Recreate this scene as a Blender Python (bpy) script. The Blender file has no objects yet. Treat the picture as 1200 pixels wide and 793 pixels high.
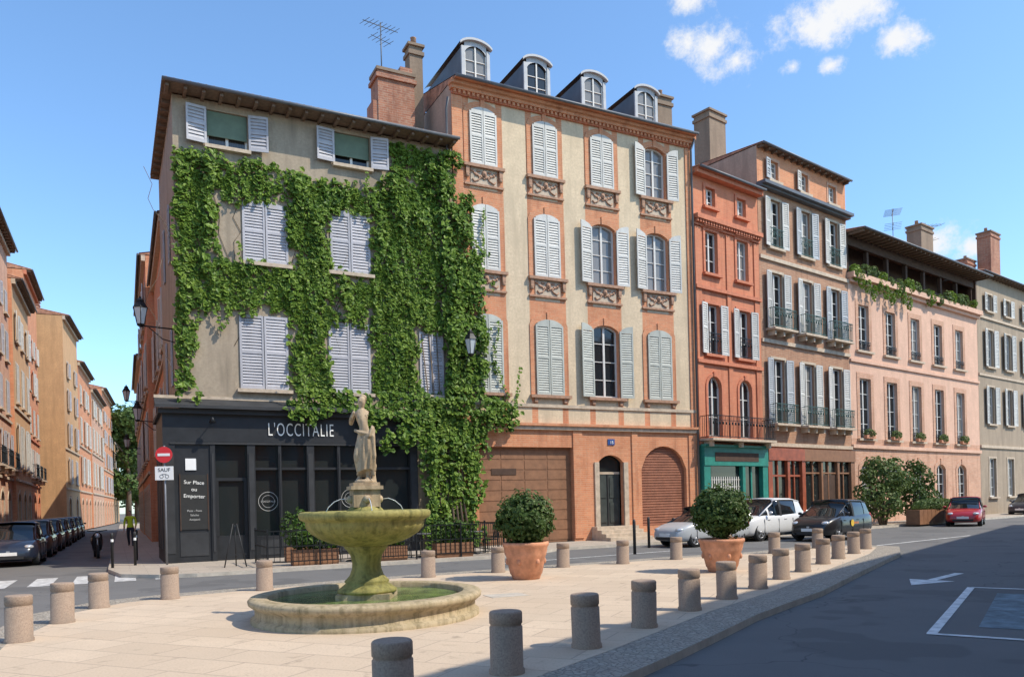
import bpy, math, random
from math import sin, cos, pi, sqrt, atan2, radians
from mathutils import Vector, Matrix, noise
random.seed(7)
S = bpy.context.scene
COL = S.collection
S.view_settings.view_transform = 'Standard'
S.view_settings.look = 'None'
S.view_settings.exposure = 0

# ---------------------------------------------------------------- materials
def nt(name):
    m = bpy.data.materials.new(name); m.use_nodes = True
    t = m.node_tree; b = t.nodes['Principled BSDF']
    return m, t, b
def N(t, typ, **kw):
    n = t.nodes.new(typ)
    for k, v in kw.items():
        if k.startswith('i_'):
            n.inputs[k[2:].replace('_', ' ')].default_value = v
        else: setattr(n, k, v)
    return n
def mixc(t, fac, a, b, mode='MIX'):
    n = t.nodes.new('ShaderNodeMix'); n.data_type = 'RGBA'; n.blend_type = mode
    for s, v in ((n.inputs[0], fac), (n.inputs[6], a), (n.inputs[7], b)):
        if hasattr(v, 'is_output') : t.links.new(v, s)
        elif isinstance(v, (int, float)): s.default_value = v
        else: s.default_value = (v[0], v[1], v[2], 1)
    return n.outputs[2]
def ramp(t, src, p0, p1, c0=(0,0,0), c1=(1,1,1)):
    r = t.nodes.new('ShaderNodeValToRGB'); e = r.color_ramp.elements
    e[0].position = p0; e[1].position = p1
    e[0].color = (*c0, 1); e[1].color = (*c1, 1)
    t.links.new(src, r.inputs[0]); return r.outputs[0]
def bump(t, b, src, strength, dist=0.02):
    n = t.nodes.new('ShaderNodeBump'); n.inputs['Strength'].default_value = strength
    n.inputs['Distance'].default_value = dist
    t.links.new(src, n.inputs['Height']); t.links.new(n.outputs[0], b.inputs['Normal'])
def tex_noise(t, scale, detail=4, vec=None, rough=.6):
    n = N(t, 'ShaderNodeTexNoise'); n.inputs['Scale'].default_value = scale
    n.inputs['Detail'].default_value = detail; n.inputs['Roughness'].default_value = rough
    if vec is None:
        c = N(t, 'ShaderNodeTexCoord'); vec = c.outputs['Object']
    t.links.new(vec, n.inputs['Vector']); return n.outputs['Fac']
def mapped(t, scale=(1,1,1), rot=(0,0,0)):
    c = N(t, 'ShaderNodeTexCoord'); m = N(t, 'ShaderNodeMapping')
    m.inputs['Scale'].default_value = scale; m.inputs['Rotation'].default_value = rot
    t.links.new(c.outputs['Object'], m.inputs['Vector']); return m.outputs[0]
def mul(c, k): return tuple(min(1, x*k) for x in c)

def plain(name, col, rough=.7, metal=0, var=.15, scale=3, bmp=0, bscale=30, orand=0):
    m, t, b = nt(name)
    f = tex_noise(t, scale, 5)
    c = mixc(t, ramp(t, f, .3, .7), mul(col, 1-var), mul(col, 1+var))
    if orand:
        o = N(t, 'ShaderNodeObjectInfo'); g = ramp(t, o.outputs['Random'], 0, 1, (1-orand,)*3, (1+orand*.4,1+orand*.35,1+orand*.3))
        c = mixc(t, 1.0, c, g, 'MULTIPLY')
        c = mixc(t, ramp(t, tex_noise(t, 14, 5), .58, .8), c, mul(col, .6))
    t.links.new(c, b.inputs['Base Color'])
    b.inputs['Roughness'].default_value = rough; b.inputs['Metallic'].default_value = metal
    if bmp: bump(t, b, tex_noise(t, bscale, 4), bmp)
    return m
def plaster(name, col, stain=.45, warm=None):
    m, t, b = nt(name)
    f1 = tex_noise(t, 1.2, 8, rough=.7)
    c = mixc(t, ramp(t, f1, .3, .7), mul(col, .82), mul(col, 1.1))
    f2 = tex_noise(t, 1, 6, mapped(t, (2.2, 2.2, .28)))
    c = mixc(t, ramp(t, f2, .47, .75), c, mul(warm or col, 1-stain))
    f3 = tex_noise(t, 11, 6)
    c = mixc(t, ramp(t, f3, .4, .8), c, mul(col, .72))
    t.links.new(c, b.inputs['Base Color']); b.inputs['Roughness'].default_value = .93
    bump(t, b, tex_noise(t, 22, 6), .3, .015)
    return m
def brickmat(name, c1, c2, mortar, bw=.38, bh=.085, ms=.011, soot=.35):
    m, t, b = nt(name)
    c = N(t, 'ShaderNodeTexCoord'); s = N(t, 'ShaderNodeSeparateXYZ')
    t.links.new(c.outputs['Object'], s.inputs[0])
    a = N(t, 'ShaderNodeMath', operation='ADD'); t.links.new(s.outputs[0], a.inputs[0]); t.links.new(s.outputs[1], a.inputs[1])
    k = N(t, 'ShaderNodeCombineXYZ'); t.links.new(a.outputs[0], k.inputs[0]); t.links.new(s.outputs[2], k.inputs[1])
    br = N(t, 'ShaderNodeTexBrick'); t.links.new(k.outputs[0], br.inputs['Vector'])
    br.inputs['Scale'].default_value = 1; br.inputs['Brick Width'].default_value = bw
    br.inputs['Row Height'].default_value = bh; br.inputs['Mortar Size'].default_value = ms
    br.inputs['Color1'].default_value = (*c1, 1); br.inputs['Color2'].default_value = (*c2, 1)
    br.inputs['Mortar'].default_value = (*mortar, 1); br.inputs['Bias'].default_value = -.1
    f = tex_noise(t, .9, 8, rough=.7)
    col = mixc(t, ramp(t, f, .45, .8), br.outputs['Color'], mul(c1, 1-soot))
    f5 = tex_noise(t, 7, 5)
    col = mixc(t, ramp(t, f5, .5, .8), col, mul(mortar, .95))
    f6 = tex_noise(t, 1, 5, mapped(t, (1.8,1.8,.25)))
    col = mixc(t, ramp(t, f6, .52, .78), col, mul(c2, .62))
    t.links.new(col, b.inputs['Base Color']); b.inputs['Roughness'].default_value = .92
    inv = N(t, 'ShaderNodeMath', operation='SUBTRACT'); inv.inputs[0].default_value = 1
    t.links.new(br.outputs['Fac'], inv.inputs[1]); bump(t, b, inv.outputs[0], .4, .01)
    return m
def paving(name, c1, c2, mortar, bw, bh, rot, ms=.012, noisek=.25):
    m, t, b = nt(name)
    v = mapped(t, (1,1,1), (0,0,rot))
    br = N(t, 'ShaderNodeTexBrick'); t.links.new(v, br.inputs['Vector'])
    br.inputs['Scale'].default_value = 1; br.inputs['Brick Width'].default_value = bw
    br.inputs['Row Height'].default_value = bh; br.inputs['Mortar Size'].default_value = ms
    br.inputs['Color1'].default_value = (*c1, 1); br.inputs['Color2'].default_value = (*c2, 1)
    br.inputs['Mortar'].default_value = (*mortar, 1)
    f = tex_noise(t, .55, 8, rough=.7)
    c = mixc(t, ramp(t, f, .4, .75), br.outputs['Color'], mul(c1, 1-noisek))
    f2 = tex_noise(t, 35, 4)
    c = mixc(t, ramp(t, f2, .5, .8), c, mul(c2, .75))
    f3 = tex_noise(t, 3.1, 6)
    c = mixc(t, ramp(t, f3, .6, .72), c, mul(c2, .66))
    t.links.new(c, b.inputs['Base Color']); b.inputs['Roughness'].default_value = .85
    bump(t, b, tex_noise(t, 40, 4), .25, .01)
    return m
def cobble(name, c1, c2, joint, sc=8):
    m, t, b = nt(name)
    c = N(t, 'ShaderNodeTexCoord')
    v = N(t, 'ShaderNodeTexVoronoi', feature='DISTANCE_TO_EDGE'); v.inputs['Scale'].default_value = sc
    v2 = N(t, 'ShaderNodeTexVoronoi'); v2.inputs['Scale'].default_value = sc
    t.links.new(c.outputs['Object'], v.inputs['Vector']); t.links.new(c.outputs['Object'], v2.inputs['Vector'])
    s = N(t, 'ShaderNodeSeparateColor'); t.links.new(v2.outputs['Color'], s.inputs[0])
    cc = mixc(t, s.outputs[0], c1, c2)
    cc = mixc(t, ramp(t, v.outputs['Distance'], .02, .10), joint, cc)
    t.links.new(cc, b.inputs['Base Color']); b.inputs['Roughness'].default_value = .85
    bump(t, b, ramp(t, v.outputs['Distance'], .0, .2), .6, .02)
    return m
def leafmat(name, c1, c2, c3):
    m, t, b = nt(name)
    g = N(t, 'ShaderNodeNewGeometry')
    c = mixc(t, g.outputs['Random Per Island'], c1, c2)
    f = tex_noise(t, .8, 4)
    c = mixc(t, ramp(t, f, .42, .62, (0,0,0), (.7,.7,.7)), c, c3)
    t.links.new(c, b.inputs['Base Color']); b.inputs['Roughness'].default_value = .5
    b.inputs['Specular IOR Level'].default_value = .3
    tr = N(t, 'ShaderNodeBsdfTranslucent'); t.links.new(c, tr.inputs['Color'])
    mx = N(t, 'ShaderNodeMixShader'); mx.inputs[0].default_value = .3
    out = t.nodes['Material Output']
    t.links.new(b.outputs[0], mx.inputs[1]); t.links.new(tr.outputs[0], mx.inputs[2]); t.links.new(mx.outputs[0], out.inputs['Surface'])
    return m
def glassmat(name, dark=(.015,.018,.02), cur=(.28,.27,.25), p=.6):
    m, t, b = nt(name)
    o = N(t, 'ShaderNodeObjectInfo')
    sel = ramp(t, o.outputs['Random'], p, p+.02)
    c = N(t, 'ShaderNodeTexCoord')
    w = N(t, 'ShaderNodeTexWave'); w.inputs['Scale'].default_value = 6; w.inputs['Distortion'].default_value = 2
    t.links.new(c.outputs['Object'], w.inputs['Vector'])
    cu = mixc(t, w.outputs['Fac'], mul(cur, .5), cur)
    col = mixc(t, sel, dark, cu)
    t.links.new(col, b.inputs['Base Color']); b.inputs['Roughness'].default_value = .06
    b.inputs['Specular IOR Level'].default_value = .6
    bump(t, b, tex_noise(t, 1.5, 2), .06, .05)
    return m

M_PLB1 = plaster('plaster_grey_beige', (.40,.32,.23), .55)
M_PLB2 = plaster('plaster_cream', (.70,.55,.37), .32)
M_PLPINK = plaster('plaster_pink', (.72,.45,.32), .22)
M_PLGREY = plaster('plaster_taupe', (.38,.295,.21), .4)
M_PLCHIM = plaster('plaster_chimney', (.28,.205,.145), .4)
M_PLBEI = plaster('plaster_beige', (.58,.40,.25), .35)
M_PLOCH = plaster('plaster_ochre', (.60,.36,.18), .35)
M_PLSIDE = plaster('plaster_pinkish_gable', (.46,.33,.245), .4)
M_B4 = brickmat('brick_brown_orange', (.44,.225,.13), (.34,.16,.09), (.44,.30,.20), soot=.35)
M_RED = brickmat('brick_red_painted', (.62,.22,.11), (.54,.175,.09), (.56,.25,.145), soot=.25)
M_BRK = brickmat('brick_orange', (.66,.27,.13), (.55,.205,.10), (.60,.34,.20))
M_BRKD = brickmat('brick_dark', (.42,.18,.105), (.30,.115,.07), (.42,.28,.2), bh=.09, soot=.5)
M_BRKP = brickmat('brick_pink', (.60,.32,.20), (.50,.24,.145), (.58,.42,.31))
M_TERRA = plain('terracotta_ornament', (.38,.22,.14), .85, var=.25, scale=9, bmp=.3)
M_TRIMRED = plain('moulding_red', (.52,.18,.095), .85, var=.2, scale=6, bmp=.2)
M_STONE = plain('stone_trim', (.50,.40,.295), .9, var=.22, scale=5, bmp=.3)
M_TILE = plain('roof_tile', (.38,.19,.12), .9, var=.45, scale=3.5, bmp=.4)
M_ZINC = plain('zinc', (.20,.21,.23), .5, .3, .15, 2)
M_ZDARK = plain('zinc_dark', (.11,.115,.125), .5, .2, .2, 2)
M_ZDORM = plain('dormer_frame_grey', (.40,.41,.42), .5, .0, .12, 3)
M_WOOD = plain('wood_rafter', (.17,.115,.08), .85, var=.3, scale=8)
M_WBRN = plain('garage_wood', (.25,.12,.06), .65, var=.2, scale=4, bmp=.15)
M_WDK = plain('dark_stained_wood', (.07,.038,.024), .85, var=.25, scale=4, bmp=.15)
M_SHG = plain('shutter_grey_paint', (.43,.42,.44), .6, var=.12, scale=2.5, orand=.14)
M_SHW = plain('shutter_pale_paint', (.57,.555,.51), .6, var=.12, scale=2.5, orand=.14)
M_SHV = plain('shutter_greygreen_paint', (.46,.47,.41), .6, var=.12, scale=2.5, orand=.12)
M_SHB = plain('shutter_blue_grey', (.42,.44,.45), .6, var=.12, scale=2.5, orand=.14)
M_FRW = plain('window_frame_white', (.64,.62,.57), .5, var=.06)
M_GREENBL = plain('blind_green', (.13,.18,.12), .7)
M_IRON = plain('wrought_iron', (.018,.02,.022), .5, .5, .2, 8)
M_IRONG = plain('iron_verdigris', (.05,.10,.085), .6, .3, .3, 6)
M_BLK = plain('shopfront_black', (.016,.017,.019), .5, var=.3, scale=3)
M_AWN = plain('awning_dark', (.028,.029,.031), .7, var=.3, scale=2)
M_GRN = plain('shopfront_green', (.02,.20,.15), .5, var=.2)
M_RSF = plain('shopfront_red', (.30,.075,.032), .5, var=.3)
M_WHT = plain('white_paint', (.8,.8,.78), .6, var=.05)
M_OFFW = plain('road_paint', (.66,.66,.64), .8, var=.3, scale=6)
M_XWALK = plain('crossing_paint_worn', (.46,.455,.44), .85, var=.4, scale=7)
M_BLUE = plain('road_paint_blue', (.13,.18,.205), .85, var=.45, scale=5)
M_PLATE = plain('enamel_blue', (.03,.08,.25), .4)
M_LETTER = plain('lettering_white', (.90,.88,.82), .6, var=.03)
M_LETD = plain('lettering_faded', (.5,.49,.46), .6, var=.1)
M_DOOR = plain('door_dark_green', (.045,.055,.05), .5, var=.3)
M_ROLL = plain('roller_brown', (.32,.13,.075), .6, var=.2)
M_GLASS = glassmat('window_glass')
M_GLASSD = glassmat('shop_glass', (.02,.024,.024), (.03,.03,.03), .99)
M_ASPH, t_, b_ = nt('asphalt')
_f = tex_noise(t_, 90, 4); _c = mixc(t_, ramp(t_, _f, .3, .75), (.088,.086,.084), (.178,.174,.168))
_f = tex_noise(t_, .5, 8, rough=.7); _c = mixc(t_, ramp(t_, _f, .4, .7), _c, (.15,.146,.14))
_f = tex_noise(t_, .35, 3); _c = mixc(t_, ramp(t_, _f, .56, .58), _c, (.108,.106,.103))
_v = N(t_, 'ShaderNodeTexVoronoi', feature='DISTANCE_TO_EDGE'); _v.inputs['Scale'].default_value = .2
_cc = N(t_, 'ShaderNodeTexCoord'); _mm = N(t_, 'ShaderNodeVectorMath', operation='ADD')
_nz = N(t_, 'ShaderNodeTexNoise'); _nz.inputs['Scale'].default_value = 1.5; t_.links.new(_cc.outputs['Object'], _nz.inputs['Vector'])
t_.links.new(_cc.outputs['Object'], _mm.inputs[0]); t_.links.new(_nz.outputs['Color'], _mm.inputs[1]); t_.links.new(_mm.outputs[0], _v.inputs['Vector'])
_c = mixc(t_, ramp(t_, _v.outputs['Distance'], .001, .004), (.07,.07,.07), _c)
t_.links.new(_c, b_.inputs['Base Color']); b_.inputs['Roughness'].default_value = .9
bump(t_, b_, tex_noise(t_, 120, 3), .4, .01)
M_PAVE = paving('plaza_slabs', (.62,.49,.355), (.52,.405,.29), (.36,.28,.21), .95, .6, .42, .012, .2)
M_SIDE = paving('sidewalk_slabs', (.44,.375,.30), (.38,.325,.26), (.25,.21,.18), .8, .4, -.47, .012)
M_COB = cobble('cobble', (.30,.265,.21), (.42,.37,.30), (.19,.165,.14), 15)
M_KERB = plain('kerb_stone', (.46,.41,.34), .85, var=.2, scale=4, bmp=.3)
M_EARTH = plain('earth', (.16,.14,.11), .95, var=.3)
M_GRAN, t_, b_ = nt('bollard_granite')
_c = mixc(t_, ramp(t_, tex_noise(t_, 55, 4), .3, .7), (.24,.17,.125), (.39,.29,.215))
_c = mixc(t_, ramp(t_, tex_noise(t_, 2.5, 4), .5, .75), _c, (.23,.18,.14))
t_.links.new(_c, b_.inputs['Base Color']); b_.inputs['Roughness'].default_value = .9
bump(t_, b_, tex_noise(t_, 60, 4), .25, .006)
def algae(name, base, green, lo, hi, streak=.6):
    m, t, b = nt(name)
    c = mixc(t, ramp(t, tex_noise(t, 2.2, 8, mapped(t, (1.6,1.6,.5)), .7), lo, hi), base, green)
    c = mixc(t, ramp(t, tex_noise(t, 18, 6), .5, .8), c, mul(base, .45))
    c = mixc(t, ramp(t, tex_noise(t, 1, 6, mapped(t, (9,9,.8))), .48, .72), c, mul(green, streak))
    t.links.new(c, b.inputs['Base Color']); b.inputs['Roughness'].default_value = .75
    bump(t, b, tex_noise(t, 30, 6), .4, .012); return m
M_FST = algae('fountain_stone', (.44,.35,.22), (.30,.24,.12), .45, .72)
M_FALG = algae('fountain_algae_stone', (.34,.295,.09), (.20,.19,.045), .42, .68, .55)
M_STAT = algae('statue_stone', (.50,.38,.245), (.30,.22,.135), .45, .75, .8)
M_WATER, t_, b_ = nt('water')
_c = mixc(t_, ramp(t_, tex_noise(t_, 3.5, 5), .42, .6), (.08,.12,.04), (.20,.28,.08))
t_.links.new(_c, b_.inputs['Base Color']); b_.inputs['Roughness'].default_value = .08
bump(t_, b_, tex_noise(t_, 9, 4), .35, .03)
M_DROP, t_, b_ = nt('water_jet'); b_.inputs['Base Color'].default_value = (.8,.84,.86,1); b_.inputs['Roughness'].default_value = .15; b_.inputs['Transmission Weight'].default_value = .4
M_POT = plain('terracotta_pot', (.56,.26,.15), .85, var=.3, scale=5, bmp=.25)
M_SOIL = plain('soil', (.05,.035,.025), .95)
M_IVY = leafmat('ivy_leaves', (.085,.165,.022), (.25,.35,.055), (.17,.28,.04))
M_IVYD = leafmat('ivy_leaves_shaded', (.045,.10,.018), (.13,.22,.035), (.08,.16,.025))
M_BOX = leafmat('shrub_leaves', (.045,.085,.02), (.09,.15,.035), (.065,.12,.025))
M_OLV = leafmat('bush_leaves', (.08,.13,.04), (.17,.23,.07), (.12,.18,.05))
M_TREE = leafmat('tree_leaves', (.06,.11,.03), (.12,.19,.05), (.09,.15,.035))
M_BARK = plain('bark', (.15,.11,.075), .95, var=.3, scale=8, bmp=.5)
M_RUB = plain('tyre_rubber', (.015,.015,.016), .85)
M_RIM = plain('rim_alloy', (.42,.43,.45), .35, .7)
M_CGL, t_, b_ = nt('car_glass'); b_.inputs['Base Color'].default_value = (.012,.015,.017,1); b_.inputs['Roughness'].default_value = .03; b_.inputs['Specular IOR Level'].default_value = .6
M_LAMP, t_, b_ = nt('headlamp_glass'); b_.inputs['Base Color'].default_value = (.6,.62,.65,1); b_.inputs['Roughness'].default_value = .08; b_.inputs['Metallic'].default_value = .4
M_TAIL, t_, b_ = nt('tail_lamp'); b_.inputs['Base Color'].default_value = (.35,.01,.01,1); b_.inputs['Roughness'].default_value = .15
M_BLKP = plain('black_plastic', (.02,.02,.021), .6)
def paintmat(name, c):
    m, t, b = nt(name); b.inputs['Base Color'].default_value = (*c, 1); b.inputs['Roughness'].default_value = .35
    b.inputs['Coat Weight'].default_value = .6; b.inputs['Coat Roughness'].default_value = .05; return m
M_PW = paintmat('car_paint_white', (.70,.70,.69)); M_PB = paintmat('car_paint_black', (.010,.010,.012)); M_PLG = paintmat('car_paint_light_grey', (.44,.46,.47))
M_PR = paintmat('car_paint_red', (.36,.012,.015)); M_PN = paintmat('car_paint_navy', (.012,.018,.035)); M_PG = paintmat('car_paint_grey', (.03,.033,.037))
M_REDS = plain('sign_red', (.62,.02,.025), .4, var=.05); M_YEL = plain('hi_vis', (.55,.75,.03), .7, var=.1)
M_SKIN = plain('skin', (.5,.3,.21), .6, var=.05); M_CLO = plain('trousers_dark', (.03,.035,.05), .9); M_HAIR = plain('hair', (.03,.02,.012), .8)
M_YL2 = plain('sticker_yellow', (.75,.5,.05), .5); M_ORG = plain('sticker_orange', (.7,.2,.05), .5)
M_TABLE = plain('table_grey', (.09,.09,.09), .5); M_CHALK = plain('chalkboard', (.024,.024,.023), .85)
M_LGL, t_, b_ = nt('lantern_glass'); b_.inputs['Base Color'].default_value = (.55,.58,.58,1); b_.inputs['Roughness'].default_value = .15

# ---------------------------------------------------------------- mesh builder
class MB:
    def __init__(s): s.v=[]; s.f=[]; s.mi=[]; s.mats=[]; s.sm=[]
    def m(s, mat):
        if mat not in s.mats: s.mats.append(mat)
        return s.mats.index(mat)
    def face(s, pts, mat, smooth=False):
        b = len(s.v); s.v += [tuple(p) for p in pts]; s.f.append(tuple(range(b, b+len(pts)))); s.mi.append(s.m(mat)); s.sm.append(smooth)
    def box(s, x0,x1,y0,y1,z0,z1, mat, T=None):
        p = [(x,y,z) for z in (z0,z1) for y in (y0,y1) for x in (x0,x1)]
        if T is not None: p = [tuple(T @ Vector(q)) for q in p]
        b = len(s.v); s.v += p; k = s.m(mat)
        for f in ((0,2,3,1),(4,5,7,6),(0,1,5,4),(2,6,7,3),(0,4,6,2),(1,3,7,5)):
            s.f.append(tuple(b+i for i in f)); s.mi.append(k); s.sm.append(False)
    def grid(s, rings, mat, closed=True, smooth=True, cap=True):
        b = len(s.v); n = len(rings[0]); k = s.m(mat)
        for r in rings: s.v += [tuple(p) for p in r]
        for i in range(len(rings)-1):
            for j in range(n if closed else n-1):
                s.f.append((b+i*n+j, b+i*n+(j+1)%n, b+(i+1)*n+(j+1)%n, b+(i+1)*n+j)); s.mi.append(k); s.sm.append(smooth)
        if cap and closed:
            s.f.append(tuple(b+j for j in range(n))[::-1]); s.mi.append(k); s.sm.append(False)
            e = b+(len(rings)-1)*n; s.f.append(tuple(e+j for j in range(n))); s.mi.append(k); s.sm.append(False)
    def lathe(s, prof, seg, mat, c=(0,0), smooth=True, cap=True, sx=1, sy=1):
        s.grid([[(c[0]+sx*r*cos(2*pi*j/seg), c[1]+sy*r*sin(2*pi*j/seg), z) for j in range(seg)] for r, z in prof], mat, True, smooth, cap)
    def tube(s, pts, r, seg, mat, smooth=True):
        pts = [Vector(p) for p in pts]; rings = []
        for i, p in enumerate(pts):
            d = (pts[min(i+1, len(pts)-1)] - pts[max(i-1, 0)]).normalized()
            a = d.cross(Vector((0,0,1))); 
            if a.length < .05: a = d.cross(Vector((1,0,0)))
            a.normalize(); q = d.cross(a); rr = r[i] if isinstance(r, (list, tuple)) else r
            rings.append([p + a*(rr*cos(2*pi*j/seg)) + q*(rr*sin(2*pi*j/seg)) for j in range(seg)])
        s.grid(rings, mat, True, smooth, True)
    def ball(s, c, r, mat, seg=10, sz=(1,1,1)):
        rings = []
        for i in range(1, seg//2+2):
            a = pi*i/(seg//2+2)
            rings.append([(c[0]+sz[0]*r*sin(a)*cos(2*pi*j/seg), c[1]+sz[1]*r*sin(a)*sin(2*pi*j/seg), c[2]-sz[2]*r*cos(a)) for j in range(seg)])
        s.grid(rings, mat)
    def mesh(s, name):
        me = bpy.data.meshes.new(name); me.from_pydata(s.v, [], s.f)
        for m in s.mats: me.materials.append(m)
        me.polygons.foreach_set('material_index', s.mi); me.polygons.foreach_set('use_smooth', s.sm)
        me.update(); return me
    def obj(s, name, parent=None, **kw): return mkobj(name, s.mesh(name), parent, **kw)
def mkobj(name, me, parent=None, loc=(0,0,0), rot=(0,0,0), label=None, cat=None, kind=None, group=None):
    o = bpy.data.objects.new(name, me); COL.objects.link(o)
    o.location = loc; o.rotation_euler = rot
    if parent: o.parent = parent
    if label: o['label'] = label
    if cat: o['category'] = cat
    if kind: o['kind'] = kind
    if group: o['group'] = group
    return o
def empty(name, loc, rotz=0, **kw):
    o = mkobj(name, None, None, loc, (0,0,rotz), **kw); o.empty_display_size = .5; return o
def copy_thing(root, loc, rotz, scale=1):
    def rec(o, par):
        c = o.copy(); COL.objects.link(c)
        if par: c.parent = par
        for ch in list(o.children): rec(ch, c)
        return c
    r = rec(root, None); r.location = loc; r.rotation_euler = (0,0,rotz); r.scale = (scale,)*3
    return r
def text_mesh(body, size, mat, extr=.008, align='CENTER', space=1.0, thin=0):
    cu = bpy.data.curves.new('txt', 'FONT'); cu.body = body; cu.size = size; cu.extrude = extr; cu.align_x = align; cu.space_character = space; cu.offset = thin
    o = bpy.data.objects.new('txt', cu); COL.objects.link(o)
    bpy.context.view_layer.update()
    me = bpy.data.meshes.new_from_object(o.evaluated_get(bpy.context.evaluated_depsgraph_get()))
    bpy.data.objects.remove(o); me.materials.clear(); me.materials.append(mat); return me
def slab(name, pts, z0, z1, mat, smat, **kw):
    b = MB(); b.face([(x,y,z1) for x,y in pts], mat)
    n = len(pts)
    for i in range(n):
        p, q = pts[i], pts[(i+1)%n]
        b.face([(p[0],p[1],z0),(q[0],q[1],z0),(q[0],q[1],z1),(p[0],p[1],z1)], smat)
    return b.obj(name, kind='structure', **kw)

# ---------------------------------------------------------------- windows & shutters
def arcz(x, w, h, a):
    if a <= 0: return h
    R = (w*w/4+a*a)/(2*a); return h-R+sqrt(max(R*R-x*x, 0))
WCACHE = {}
def window_mesh(w, h, a=0, trim=None, tw=.2, sill=None, frame=None, bars=3, ornate=False, glass=None, proud=.05, blind=False, hood=None):
    key = (w,h,a,str(trim),tw,str(sill),str(frame),bars,ornate,str(glass),proud,blind,str(hood))
    if key in WCACHE: return WCACHE[key]
    b = MB(); frame = frame or M_FRW; glass = glass or M_GLASS
    n = 10 if a > 0 else 1
    xs = [-w/2+w*i/n for i in range(n+1)]
    yg = .20
    top = [(x, arcz(x,w,h,a)) for x in xs]
    b.face([(-w/2,yg,0),(w/2,yg,0)]+[(x,yg,z) for x,z in reversed(top)], glass)
    fw = .07
    b.box(-w/2, -w/2+fw, yg-.06, yg-.005, 0, h-a, frame); b.box(w/2-fw, w/2, yg-.06, yg-.005, 0, h-a, frame)
    b.box(-w/2+fw, w/2-fw, yg-.058, yg-.005, 0, fw*1.3, frame)
    for i in range(n):
        (x0,z0),(x1,z1) = top[i], top[i+1]
        b.face([(x0,yg-.057,z0-fw),(x1,yg-.057,z1-fw),(x1,yg-.057,z1),(x0,yg-.057,z0)], frame)
        b.face([(x0,yg-.057,z0-fw),(x0,yg,z0-fw),(x1,yg,z1-fw),(x1,yg-.057,z1-fw)], frame)
    b.box(-.045, .045, yg-.062, yg-.004, .09, h-.03, frame)
    for i in range(1, bars+1):
        z = h*i/(bars+1)
        b.box(-w/2+fw, -.045, yg-.04, yg-.006, z-.016, z+.016, frame); b.box(.045, w/2-fw, yg-.04, yg-.006, z-.016, z+.016, frame)
    if blind: b.box(-w/2+.02, w/2-.02, .06, .09, h*.3, h-.02, M_GREENBL)
    if trim:
        p = -proud
        b.box(-w/2-tw, -w/2+.001, p, .03, 0, h-a, trim); b.box(w/2-.001, w/2+tw, p, .03, 0, h-a, trim)
        if a > 0:
            R = (w*w/4+a*a)/(2*a); cz = h-R
            th = math.asin(min(1, (w/2)/R)); K = 12
            ring = []
            for i in range(K+1):
                g = -th+2*th*i/K; ring.append(((R*sin(g), cz+R*cos(g)), ((R+tw)*sin(g), cz+(R+tw)*cos(g))))
            for i in range(K):
                (a0,b0),(a1,b1) = ring[i], ring[i+1]
                b.face([(a0[0],p,a0[1]),(a1[0],p,a1[1]),(b1[0],p,b1[1]),(b0[0],p,b0[1])], trim)
                b.face([(b0[0],p,b0[1]),(b1[0],p,b1[1]),(b1[0],.02,b1[1]),(b0[0],.02,b0[1])], trim)
                b.face([(a0[0],p,a0[1]),(a0[0],.02,a0[1]),(a1[0],.02,a1[1]),(a1[0],p,a1[1])], trim)
            b0 = ring[0][1]
            if b0[0] > -w/2-tw:
                for s_ in (-1,1):
                    b.face([(s_*(w/2+tw),p,h-a),(s_*w/2,p,h-a),(s_*-b0[0],p,b0[1])], trim)
            b.box(-.09,.09,p-.04,.02,h-.02,h+tw+.06,trim)
        else:
            b.box(-w/2-tw, w/2+tw, p-.001, .03, h-.001, h+tw, trim)
    if hood: b.box(-w/2-tw-.08, w/2+tw+.08, -.18, .03, h+tw+.02, h+tw+.12, hood)
    if sill: b.box(-w/2-tw-.06, w/2+tw+.06, -.17, .22, -.12, -.003, sill)
    if ornate:
        T = M_TERRA
        b.box(-w/2-tw+.03, -w/2-tw+.17, -.12, .03, -.42, -.12, T); b.box(w/2+tw-.17, w/2+tw-.03, -.12, .03, -.42, -.12, T)
        b.ball((-w/2-tw+.1,-.07,-.47), .085, T, 8, (1,.7,1)); b.ball((w/2+tw-.1,-.07,-.47), .085, T, 8, (1,.7,1))
        b.box(-w/2+.02, w/2-.02, -.035, .03, -.74, -.12, M_STONE)
        b.box(-w/2-tw-.03, w/2+tw+.03, -.09, .03, -.82, -.74, T)
        for i in range(17):
            g = -1+2*i/16; x = g*(w/2-.02); z = -.24-.26*(1-g*g)+.05*abs(sin(g*9))
            b.ball((x,-.05,z), .055+.015*sin(i*2.3), T, 6, (1,.7,1))
        b.ball((0,-.07,-.32), .11, T, 8, (1,.6,1.25)); b.ball((0,-.12,-.34), .045, T, 6)
        for s_ in (-1,1):
            b.tube([(s_*.10,-.05,-.38),(s_*.24,-.06,-.58),(s_*.42,-.06,-.66),(s_*.5,-.05,-.56)], .03, 6, T)
            b.ball((s_*.24,-.05,-.24), .06, T, 6, (1.6,.6,.7))
    WCACHE[key] = b.mesh('window'); return WCACHE[key]
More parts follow.
